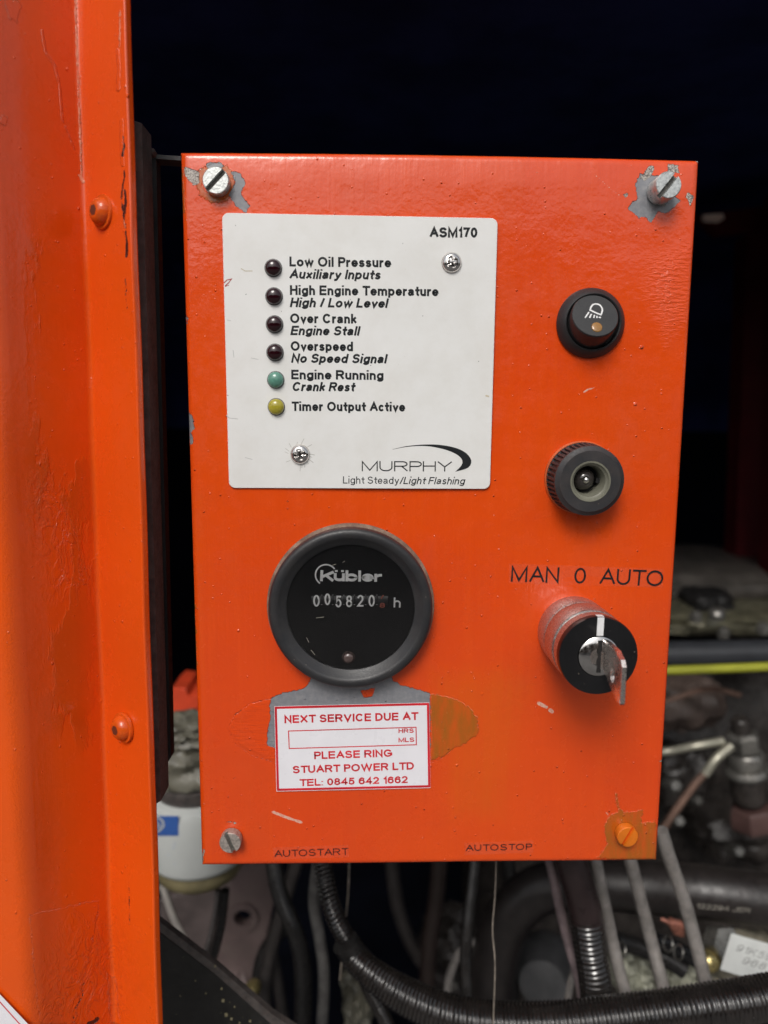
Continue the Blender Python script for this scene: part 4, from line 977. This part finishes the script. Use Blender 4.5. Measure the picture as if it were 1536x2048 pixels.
MB().add(*lump_px(1300, 1372, 1470, 1480, .44, .04, amp=.2, seed=4, power=2.4)).build('intake_elbow', plain('brown_elbow', (.09, .066, .056), .45, var=.3, bs=90, bd=.0008), eng)
MB().add(*lump_px(1330, 1520, 1430, 1640, .50, .03, amp=.2, seed=5)).build('pump_body', M['oily'], eng)
MB().add(*lump_px(1420, 1640, 1600, 1740, .46, .05, amp=.2, seed=6)).build('pump_cover', M['oily'], eng)
for (x, y, rr_) in ((1345, 1570, 16), (1390, 1600, 12), (1500, 1640, 16), (1528, 1650, 18), (1352, 1640, 14), (1470, 1700, 14)):
    MB().add(*lathe([(size(rr_, .42), -.01), (size(rr_, .42), .006), (size(rr_ * .7, .42), .010)], at(x, y, .42), (0, -.9, .4), 6)).build('engine_bolt', M['steel'], eng)
# injector
inj = empty('injector', tuple(at(1490, 1620, .36)), 'stacked steel injector with hexagon nuts and pale washer beside the engine block', 'injector')
ia = (at(1478, 1420, .36) - at(1500, 1600, .36)).normalized(); ib = at(1500, 1600, .36)
def stack(prof_, d, m_, nm, seg=28): MB().add(*lathe([(size(a, .36), size(b, .36)) for a, b in prof_], ib + ia * size(d, .36), ia, seg)).build(nm, m_, inj)
stack([(34, 0), (38, 10), (36, 60), (30, 66)], 0, M['oily'], 'body')
stack([(44, 0), (46, 8), (42, 18)], 62, M['steel'], 'washer')
stack([(36, 0), (38, 4), (38, 26), (34, 32)], 82, M['steel'], 'banjo_nut')
stack([(33, 0), (35, 3), (35, 34), (28, 40)], 118, M['steel'], 'top_nut', 6)
stack([(20, 0), (20, 26), (14, 32)], 158, M['oily'], 'cap', 20)
stack([(46, 0), (48, 10), (44, 40), (40, 46)], -60, plain('brown_nut', (.09, .05, .045), .4), 'lower_nut', 6)
def hose(name, path, rad_px, mat, label, cat, group=None, seg=14, step=.004, rf=None, parent=None):
    Ym = path[0][2]; rad = size(rad_px, Ym)
    o = MB().add(*sweep(pth(*path), rad, step, seg, rf)).build(name, mat, parent, angle=60)
    if parent is None: tag(o, label, cat, group)
    return o
o = hose('fuel_pipe', [(1300, 1506, .36), (1340, 1502, .36), (1390, 1492, .35), (1446, 1482, .35)], 8.5, M['fuelpipe'], 'upper thin plated steel pipe running level into the injector', 'pipe')
o = hose('fuel_pipe', [(1320, 1668, .34), (1345, 1630, .34), (1390, 1568, .34), (1412, 1545, .34)], 8.0, M['rustpipe'], 'brown thin steel pipe slanting up to the injector with bright end', 'pipe')
hose('plated_end', [(1410, 1549, .34), (1430, 1520, .34), (1462, 1492, .345)], 9.5, M['fuelpipe'], None, None, parent=o)
hose('oil_return_pipe', [(1296, 1412, .38), (1340, 1400, .38), (1390, 1383, .38), (1430, 1378, .39), (1480, 1390, .39)], 6, M['rustpipe'], 'thin brown pipe curving over the dark elbow', 'pipe')
hose('yellow_pipe', [(1240, 1346, .30), (1340, 1341, .30), (1450, 1337, .30), (1600, 1331, .30)], 9.5, M['lime'], 'yellow green plastic pipe crossing level beside the box', 'pipe')
hose('level_hose', [(1230, 1310, .34), (1340, 1309, .34), (1450, 1307, .34), (1650, 1302, .34)], 28, plain('navy_hose', (.030, .032, .037), .4, bd=.0002), 'thick smooth black hose running level above the yellow green pipe', 'hose')

# ------------------------------------------------------------------ fuel filter on the left
FY = .22; fcx = 398; 
ff = empty('fuel_filter', tuple(at(fcx, 1800, FY)), 'white fuel filter canister with blue emblem under a grey cast head', 'fuel filter')
ax_ = Vector((0, 0, 1)); base_ = at(fcx, 1700, FY); rf_ = size(104, FY); hgt = size(142, FY)
can = MB().add(*lathe([(rf_ * .9, -.003), (rf_ * .97, -.001), (rf_, .002), (rf_, hgt * .84), (rf_ * .95, hgt * .93), (rf_ * .8, hgt)], base_, ax_, 64)).build('canister', M['filterwhite'], ff)
MB().add(*lathe([(rf_ * .70, -.018), (rf_ * .84, -.014), (rf_ * .90, -.008), (rf_ * .90, -.0032)], base_, ax_, 48)).build('drain_ring', plain('olive_ring', (.20, .17, .09), .45, var=.3, vs=60), ff)
MB().add(*lathe([(rf_ * .80, 0), (rf_ * .86, .004), (rf_ * .86, .010), (rf_ * .7, .014)], base_ + ax_ * (hgt * 1.0), ax_, 40)).build('sealing_collar', M['bar'], ff)
hd = base_ + ax_ * (hgt + size(66, FY)); MB().add(*lump(hd, rf_ * 1.02, rf_ * .8, size(58, FY), amp=.22, seed=9, power=3)).build('filter_head', M['cast'], ff)
MB().add(*lump(hd + ax_ * size(70, FY) + Vector((-.004, -.008, 0)), rf_ * .62, rf_ * .5, size(30, FY), amp=.35, seed=12)).build('head_boss', M['cast'], ff)
def on_can(px, py):
    d = CR @ Vector(((px - 768) / FPX, -(py - 1024) / FPX, -1)); o_ = CL - base_; r_ = rf_ * 1.003
    A = d.x ** 2 + d.y ** 2; B = 2 * (o_.x * d.x + o_.y * d.y); C_ = o_.x ** 2 + o_.y ** 2 - r_ ** 2; disc = max(0, B * B - 4 * A * C_)
    return CL + d * ((-B - math.sqrt(disc)) / (2 * A))
def grid_on(x0, y0, x1, y1, n=10, m_=6):
    V = [on_can(x0 + (x1 - x0) * i / n, y0 + (y1 - y0) * j / m_) for j in range(m_ + 1) for i in range(n + 1)]
    return V, [(j * (n + 1) + i, j * (n + 1) + i + 1, (j + 1) * (n + 1) + i + 1, (j + 1) * (n + 1) + i) for j in range(m_) for i in range(n)]
MB().add(*grid_on(305, 1632, 357, 1672)).build('blue_emblem', M['blue'], can)
mb = MB()
for pts, wd in (([(306, 1638), (316, 1634), (326, 1642), (327, 1652), (318, 1662), (306, 1664)], 3.5), ([(306, 1647), (316, 1645), (320, 1652), (308, 1655)], 2.5)):
    V, F = ribbon([(p[0], p[1]) for p in pts], wd); mb.add([on_can(p.x, p.y) + FRONT * .0004 for p in V], F)
mb.build('emblem_mark', M['filterwhite'], can, smooth=False)
mb = MB()
for k, (y, x1) in enumerate(((1686, 352), (1694, 350), (1708, 340), (1726, 352))):
    V, F = ribbon([(308, y), (x1, y + 1)], 3 if k < 2 else 1.5); mb.add([on_can(p.x, p.y) + FRONT * .0004 for p in V], F)
mb.build('faint_lettering', M['faint'], can, smooth=False)
tag(MB().add(*slabp([(338, 1385), (350, 1374), (372, 1378), (378, 1392), (400, 1392), (400, 1455), (342, 1452)], .30, .04)).build('painted_block', M['orange_blur']), 'small orange red block above the filter, behind the mounting bar', 'block')

# ------------------------------------------------------------------ lower left
ab = empty('angle_iron', tuple(at(430, 2030, .06)), 'black angle iron with brown top edge coloured as lit slanting down beside the post', 'angle iron')
def slant(y0, y1, Y, ext):
    return prism([at(x, y, Y) + Vector((0, ext, 0)) for x, y in ((300, y0[0]), (300, y0[1]), (620, y1[1]), (620, y1[0]))], Vector((0, -ext, 0)), .0005)
flk = plain('flecked_black', (.012, .0115, .011), .42, var=.3, vs=120, bs=200, bd=.0002, dust=(.35, .30, .16), dust_amt=.5, haze=0.01)
MB().add(*prism([at(x, y, .05) + Vector((0, .004, 0)) for x, y in ((300, 1850), (300, 2300), (700, 2300), (700, 2150), (540, 2048), (430, 1950))], Vector((0, -.004, 0)), .0005)).build('web', flk, ab)
V, F = prism([at(x, y, .05) + Vector((0, .0002, 0)) for x, y in ((300, 1830), (300, 1849), (430, 1949), (540, 2047), (700, 2149), (700, 2130), (545, 2030), (432, 1932))], Vector((0, .0038, 0)), 0)
MB().add(V, F).build('top_flange', M['bar'], ab)  # lighter than the web: light on the top edge put into the colour
mb = MB()
for (x, y, a_) in ((412, 1985, 3), (430, 1930, 4), (444, 1975, 4), (447, 1998, 6), (452, 2026, 7), (463, 2035, 5), (470, 2012, 3), (390, 1960, 2.5), (500, 2040, 4), (360, 1990, 2.5), (480, 2044, 3)):
    V, F = ribbon([(x, y), (x + random.uniform(-2, 2), y + a_)], a_ * .8); mb.add([at(p.x, p.y, .05) + FRONT * .0001 for p in V], F)
tag(mb.build('paint_fleck', plain('yellowish_fleck', (.30, .26, .15), .6), ab, smooth=False), kind='stuff')
br = empty('engine_bracket', tuple(at(480, 2000, .30)), 'pinkish grey steel engine bracket with a round hole below the filter', 'bracket')
def holed(outline, hc_, hrx, hry, Y, ext):
    n = 40; per = outline + [outline[0]]; outer = []
    for k in range(n):
        a = 2 * math.pi * k / n; dx, dy = math.cos(a), math.sin(a); best = 1e9
        for i in range(len(outline)):
            (x1_, y1_), (x2_, y2_) = per[i], per[i + 1]; ex, ey = x2_ - x1_, y2_ - y1_; den = dx * ey - dy * ex
            if abs(den) < 1e-9: continue
            tt = ((x1_ - hc_[0]) * ey - (y1_ - hc_[1]) * ex) / den; uu = ((x1_ - hc_[0]) * dy - (y1_ - hc_[1]) * dx) / den
            if tt > 0 and -1e-6 <= uu <= 1 + 1e-6: best = min(best, tt)
        outer.append((hc_[0] + dx * best, hc_[1] + dy * best))
    inner = [(hc_[0] + hrx * math.cos(2 * math.pi * k / n), hc_[1] + hry * math.sin(2 * math.pi * k / n)) for k in range(n)]
    V = [at(x, y, Y) for x, y in inner] + [at(x, y, Y) for x, y in outer]; V += [p + Vector((0, ext, 0)) for p in V[n:2 * n]] + [p + Vector((0, ext, 0)) for p in V[:n]]
    F = []
    for l in range(4):
        for k in range(n): F.append((l * n + k, l * n + (k + 1) % n, ((l + 1) % 4) * n + (k + 1) % n, ((l + 1) % 4) * n + k))
    return V, F
MB().add(*holed([(470, 1735), (560, 1700), (548, 1800), (520, 1930), (500, 2080), (405, 2080), (415, 1990), (430, 1850)], (487, 1833), 17, 23, .30, .012)).build('bracket_plate', M['pinkgrey'], br)
MB().add(*ring([(size(34, .30), 0), (size(32, .30), .003), (size(20, .30), .003), (size(19, .30), 0)], at(487, 1833, .30), FRONT, 36)).build('boss', M['pinkgrey'], br)
MB().add(*lump_px(405, 1960, 500, 2060, .29, .02, amp=.2, seed=21)).build('mount_foot', M['pinkgrey'], br)
tag(MB().add(*slabp([(318, 1800), (470, 1760), (440, 2020), (318, 2000)], .36, .02)).build('side_cover', plain('grey_cover', (.075, .058, .056), .55, var=.3, vs=40, bs=100, bd=.0005)), 'flat pinkish grey cover plate behind the slanting rod', 'cover plate')
hose('support_rod', [(325, 1770, .22), (352, 1845, .22), (398, 1925, .22), (425, 1975, .22)], 8, plain('rod', (.40, .37, .34), .4, metal=.3), 'pale straight metal rod slanting down below the filter', 'rod', step=.006)
hose('ribbed_cable', [(436, 1780, .20), (428, 1840, .20), (412, 1905, .20), (392, 1960, .2)], 7, M['hose_dusty'], 'thin ribbed dark cable beside the slanting rod', 'cable', step=.0006, rf=corrugated(.0022, .3))
hose('black_cable', [(450, 1780, .21), (442, 1850, .21), (424, 1920, .21), (400, 1990, .21)], 10, M['hose'], 'smooth black cable against the ribbed one, below the filter', 'cable')
hose('curved_hose', [(545, 1715, .20), (560, 1790, .19), (592, 1870, .18), (606, 1950, .18), (604, 2120, .18)], 18, M['hose'], 'black rubber hose hanging below the box beside the bracket', 'hose')
hose('curved_hose', [(600, 1700, .26), (570, 1800, .26), (545, 1890, .26), (530, 1980, .26), (540, 2120, .26)], 15, M['hose_dusty'], 'dusty grey hose bending left behind the hanging black hose', 'hose')
hose('curved_hose', [(640, 1700, .15), (628, 1800, .16), (640, 1880, .16), (648, 1960, .16), (640, 2120, .16)], 13, plain('grey_loom', (.11, .105, .10), .45, var=.3, vs=150), 'worn grey loom between the hanging hose and the conduit', 'hose')
hose('curved_hose', [(520, 2120, .28), (512, 1990, .28), (530, 1900, .28), (580, 1850, .28)], 14, M['hose'], 'thin black hose arching up behind the brass fitting', 'hose')
tag(MB().add(*lathe([(size(14, .24), -.004), (size(17, .24), 0), (size(17, .24), .004), (size(10, .24), .008), (0, .009)], at(507, 1975, .24), (-.2, -1, .2), 20)).build('brass_fitting', M['brass']), 'round brass fitting beside the grey bracket', 'fitting')
tag(MB().add(*lump_px(685, 1990, 745, 2080, .22, .02, amp=.35, seed=31)).build('cast_lug', M['cast']), 'small cast lug at the bottom behind the thin wire', 'lug')
hose('thin_wire', [(699, 1700, .12), (696, 1790, .12), (688, 1870, .13), (680, 1960, .13)], 2, M['string'], 'thin grey wire hanging in front of the narrow conduit', 'wire')
hose('string', [(993, 1700, .06), (990, 1790, .055), (985, 1860, .05), (990, 1930, .045), (986, 2060, .045)], 1.7, M['string'], 'single thin string hanging below the AUTOSTOP words', 'string')

# ------------------------------------------------------------------ conduits, hoses and cables below the box
MB_pitch = .0022
big = hose('split_conduit', [(700, 1910, .10, 27), (745, 1948, .09, 33), (810, 1992, .08, 40), (900, 2030, .07, 44), (1000, 2046, .065, 46), (1120, 2046, .06, 46), (1260, 2032, .055, 47), (1400, 2015, .05, 48), (1520, 1999, .05, 50), (1640, 1976, .05, 50)], 46, M['conduit'], 'thick black ribbed conduit sweeping along the bottom of the engine bay', 'conduit', seg=40, step=.00030, rf=corrugated(MB_pitch, .075))
hose('conduit_joint', [(690, 1884, .10), (718, 1922, .10), (746, 1950, .093)], 30, M['hose'], None, None, parent=big, seg=24)
hose('thin_conduit', [(640, 1690, .13), (649, 1750, .12), (664, 1815, .11), (690, 1872, .105), (715, 1905, .10)], 21, M['conduit'], 'narrow black ribbed conduit coming down from the box into the thick one', 'conduit', seg=32, step=.00035, rf=corrugated(.0024, .13))
hose('thin_conduit', [(722, 1930, .12), (738, 1975, .12), (765, 2030, .12), (790, 2090, .12)], 17, M['conduit'], 'short narrow ribbed conduit leaving the bottom of the frame below the joint', 'conduit', seg=28, step=.00035, rf=corrugated(.0024, .13))
hose('thin_conduit', [(952, 1690, .16), (945, 1760, .16), (936, 1840, .16), (931, 1920, .16), (934, 2000, .16)], 14, M['conduit'], 'narrow ribbed conduit hanging behind the string', 'conduit', seg=28, step=.00035, rf=corrugated(.0024, .13))
vc = hose('upright_conduit', [(1172, 1835, .088), (1180, 1900, .085), (1190, 1960, .082), (1196, 2030, .082)], 36, M['conduit'], 'upright black ribbed conduit between the grey cables', 'conduit', seg=36, step=.00035, rf=corrugated(.0026, .08))
hose('smooth_sleeve', [(1130, 1680, .096), (1150, 1750, .092), (1168, 1810, .089), (1175, 1852, .088)], 35, plain('dark_sleeve', (.030, .019, .019), .33, var=.3, bs=120, bd=.0004), None, None, parent=vc, seg=24)
G4 = 'grey cables hanging below the box'
hose('grey_cable', [(1092, 1690, .10), (1108, 1760, .10), (1130, 1860, .10), (1158, 1960, .095), (1165, 2010, .09)], 11, M['pinkcable'], 'pinkish cable left of the upright ribbed conduit', 'cable', G4)
hose('grey_cable', [(1185, 1690, .10), (1203, 1780, .10), (1222, 1870, .10), (1238, 1940, .095), (1260, 2020, .085)], 14, M['greycable'], 'grey cable touching the right flank of the upright ribbed conduit', 'cable', G4)
hose('grey_cable', [(1250, 1680, .10), (1276, 1780, .10), (1302, 1880, .10), (1325, 1970, .09), (1340, 2030, .085)], 14.5, M['greycable'], 'middle grey cable coming from below the box corner with the ochre screw', 'cable', G4)
hose('grey_cable', [(1322, 1660, .09), (1340, 1720, .09), (1368, 1800, .09), (1392, 1890, .09), (1412, 1970, .085), (1422, 2020, .08)], 15, M['greycable'], 'rightmost grey cable, passing outside the box corner', 'cable', G4)
hose('back_pipe', [(880, 1700, .32), (872, 1800, .32), (858, 1900, .32), (850, 2060, .32)], 18, plain('dim_brown', (.035, .024, .021), .4), 'dim brown pipe hanging in the dark gap left of the string', 'pipe')
hose('back_pipe', [(780, 1700, .36), (800, 1830, .36), (850, 1930, .36), (940, 1990, .36)], 15, M['hose_dusty'], 'dim dusty pipe curving rightwards behind the ribbed conduits', 'pipe')
hose('back_pipe', [(1010, 1700, .33), (1022, 1790, .33), (1016, 1880, .33), (1030, 2060, .33)], 17, M['hose'], 'dim black pipe just right of the string', 'pipe')
hose('curved_hose', [(470, 1720, .33), (515, 1790, .32), (540, 1880, .31), (560, 1990, .30), (575, 2100, .30)], 12, M['hose_dusty'], 'thin dusty hose crossing over the grey bracket', 'hose')
tag(MB().add(*lump_px(850, 1880, 960, 2010, .38, .03, amp=.25, seed=61)).build('starter_casting', M['oily']), 'dim oily casting low behind the narrow hanging conduit', 'casting')
for (x, y, q) in ((858, 1905, 'upper dim bolt on the oily casting behind the string'), (905, 1965, 'lower dim bolt on the oily casting behind the string')):
    tag(MB().add(*lathe([(size(13, .34), -.004), (size(13, .34), .004), (size(9, .34), .007)], at(x, y, .345), (0, -1, .3), 6)).build('casting_bolt', M['steel']), q, 'bolt')
hose('thin_lead', [(1160, 1920, .14), (1145, 1950, .14), (1135, 2000, .14)], 8, M['greycable'], 'short pale lead tucked behind the pinkish cable', 'cable')
rh = hose('rubber_hose', [(980, 2080, .24), (985, 1950, .235), (1010, 1850, .23), (1070, 1785, .225), (1160, 1768, .215), (1300, 1775, .20), (1420, 1785, .185), (1560, 1805, .175), (1660, 1820, .17)], 50, plain('printed_hose', (.018, .015, .0145), .36, var=.25, vs=50, bs=250, bd=.0002, dust=(.08, .065, .06), dust_amt=.2), 'thick black rubber hose with faded print arching behind the grey cables', 'hose', seg=32)
mb = MB()
line(mb, '122294 JER', 1392, 1816, 1500, 1826, 11, .1338, w=.13, gap=.22)
mb.build('faded_print', M['greyhose'], rh, smooth=False)
tag(MB().add(*lathe([(size(62, .30), 0), (size(66, .30), .004), (size(64, .30), .03), (size(50, .30), .05), (size(20, .3), .052)], at(1095, 1915, .33), (-.35, -1, .25), 40)).build('alternator_housing', plain('dark_housing', (.075, .075, .078), .4, var=.25, vs=40, bs=120, bd=.0006)), 'dark grey round alternator housing behind the pinkish cable', 'housing')
hose('side_pipe', [(890, 2050, .24), (898, 1960, .24), (920, 1905, .24), (950, 1880, .24)], 9, M['greycable'], 'thin grey pipe bending left of the narrow hanging conduit', 'pipe')
for k, (x, y, x1, y1, s_) in enumerate(((1232, 1935, 1278, 1992, 41), (1268, 1950, 1312, 2000, 42), (1322, 1965, 1362, 2005, 43), (1352, 1945, 1402, 2000, 44))):
    tag(MB().add(*lump_px(x, y, x1, y1, .17, .012, amp=.3, seed=s_, power=2.6)).build('cast_fitting', M['palecast']),
        ('pale cast fitting right beside the upright conduit', 'pale cast fitting just left of the middle grey cable', 'pale cast fitting between the middle and rightmost grey cables', 'pale cast fitting against the rightmost grey cable')[k], 'fitting')
bt = hose('cable_boot', [(1232, 1880, .16), (1280, 1895, .16), (1330, 1915, .155), (1370, 1940, .15)], 19, M['hose'], 'black rubber boot with metal rings behind the grey cables', 'boot', seg=20)
for (x, y) in ((1336, 1888), (1357, 1905), (1243, 1900)):
    MB().add(*ring([(size(17, .14), -.0006), (size(18, .14), 0), (size(17, .14), .0006), (size(13, .14), 0)], at(x, y, .14), (1, .1, -.35), 24)).build('metal_ring', M['steel'], bt)
bt2 = hose('black_boot', [(1310, 1880, .15), (1350, 1895, .15), (1400, 1925, .15)], 17, M['gloss_black'], 'glossy black boot left of the brass ball', 'boot', seg=20)
tag(MB().add(*lathe([(0, -.006)] + [(size(24, .15) * math.cos(R(a)), size(24, .15) * math.sin(R(a))) for a in range(-70, 90, 15)] + [(0, size(24, .15))], at(1417, 1922, .15), (0, -1, .2), 28)).build('brass_ball', M['brass']), 'round brass coloured union at the end of the rightmost cable', 'union')
tag(MB().add(*lathe([(size(36, .17), 0), (size(36, .17), .012)], at(1432, 1885, .16), (.3, -1, .6), 6)).build('hex_nut', M['steel']), 'dark hexagon nut above the brass coloured union', 'nut')
cs = empty('copper_strands', tuple(at(1345, 1850, .15)), 'bundle of twisted bare copper strands by the rightmost cable', 'wire')
for k in range(6):
    hose('strand', [(1322 + k * 6, 1838 + 3 * (k % 3), .15 + .001 * k), (1338 + k * 5, 1846, .148), (1350 + k * 3, 1866 + k, .15)], 4.5, M['copper'], None, None, parent=cs, seg=8, step=.002)
tg = empty('paper_tag', tuple(at(1500, 1910, .12)), 'white paper tag with handwritten numbers at the edge of the frame', 'tag')
tp = [(1462, 1866), (1600, 1905), (1590, 1985), (1440, 1938)]
MB().add(*prism([at(x, y, .12) for x, y in tp][::-1], Vector((0, -.0005, 0)))).build('tag_sheet', M['tagwhite'], tg, smooth=False)
mb = MB(); line(mb, '91K59', 1470, 1901, 1540, 1922, 17, .1194, w=.1, gap=.25, shear=.2); line(mb, '9681', 1482, 1926, 1540, 1944, 17, .1194, w=.1, gap=.3, shear=.2)
mb.build('handwriting', plain('pencil', (.18, .18, .18), .6), tg, smooth=False)
tag(MB().add(*lump_px(1440, 1935, 1620, 2010, .15, .02, amp=.25, seed=51)).build('pump_casting', plain('dirty_cast', (.24, .22, .17), .5, var=.4, vs=90, bs=200, bd=.0007)), 'dirty pale casting below the white paper tag', 'casting')
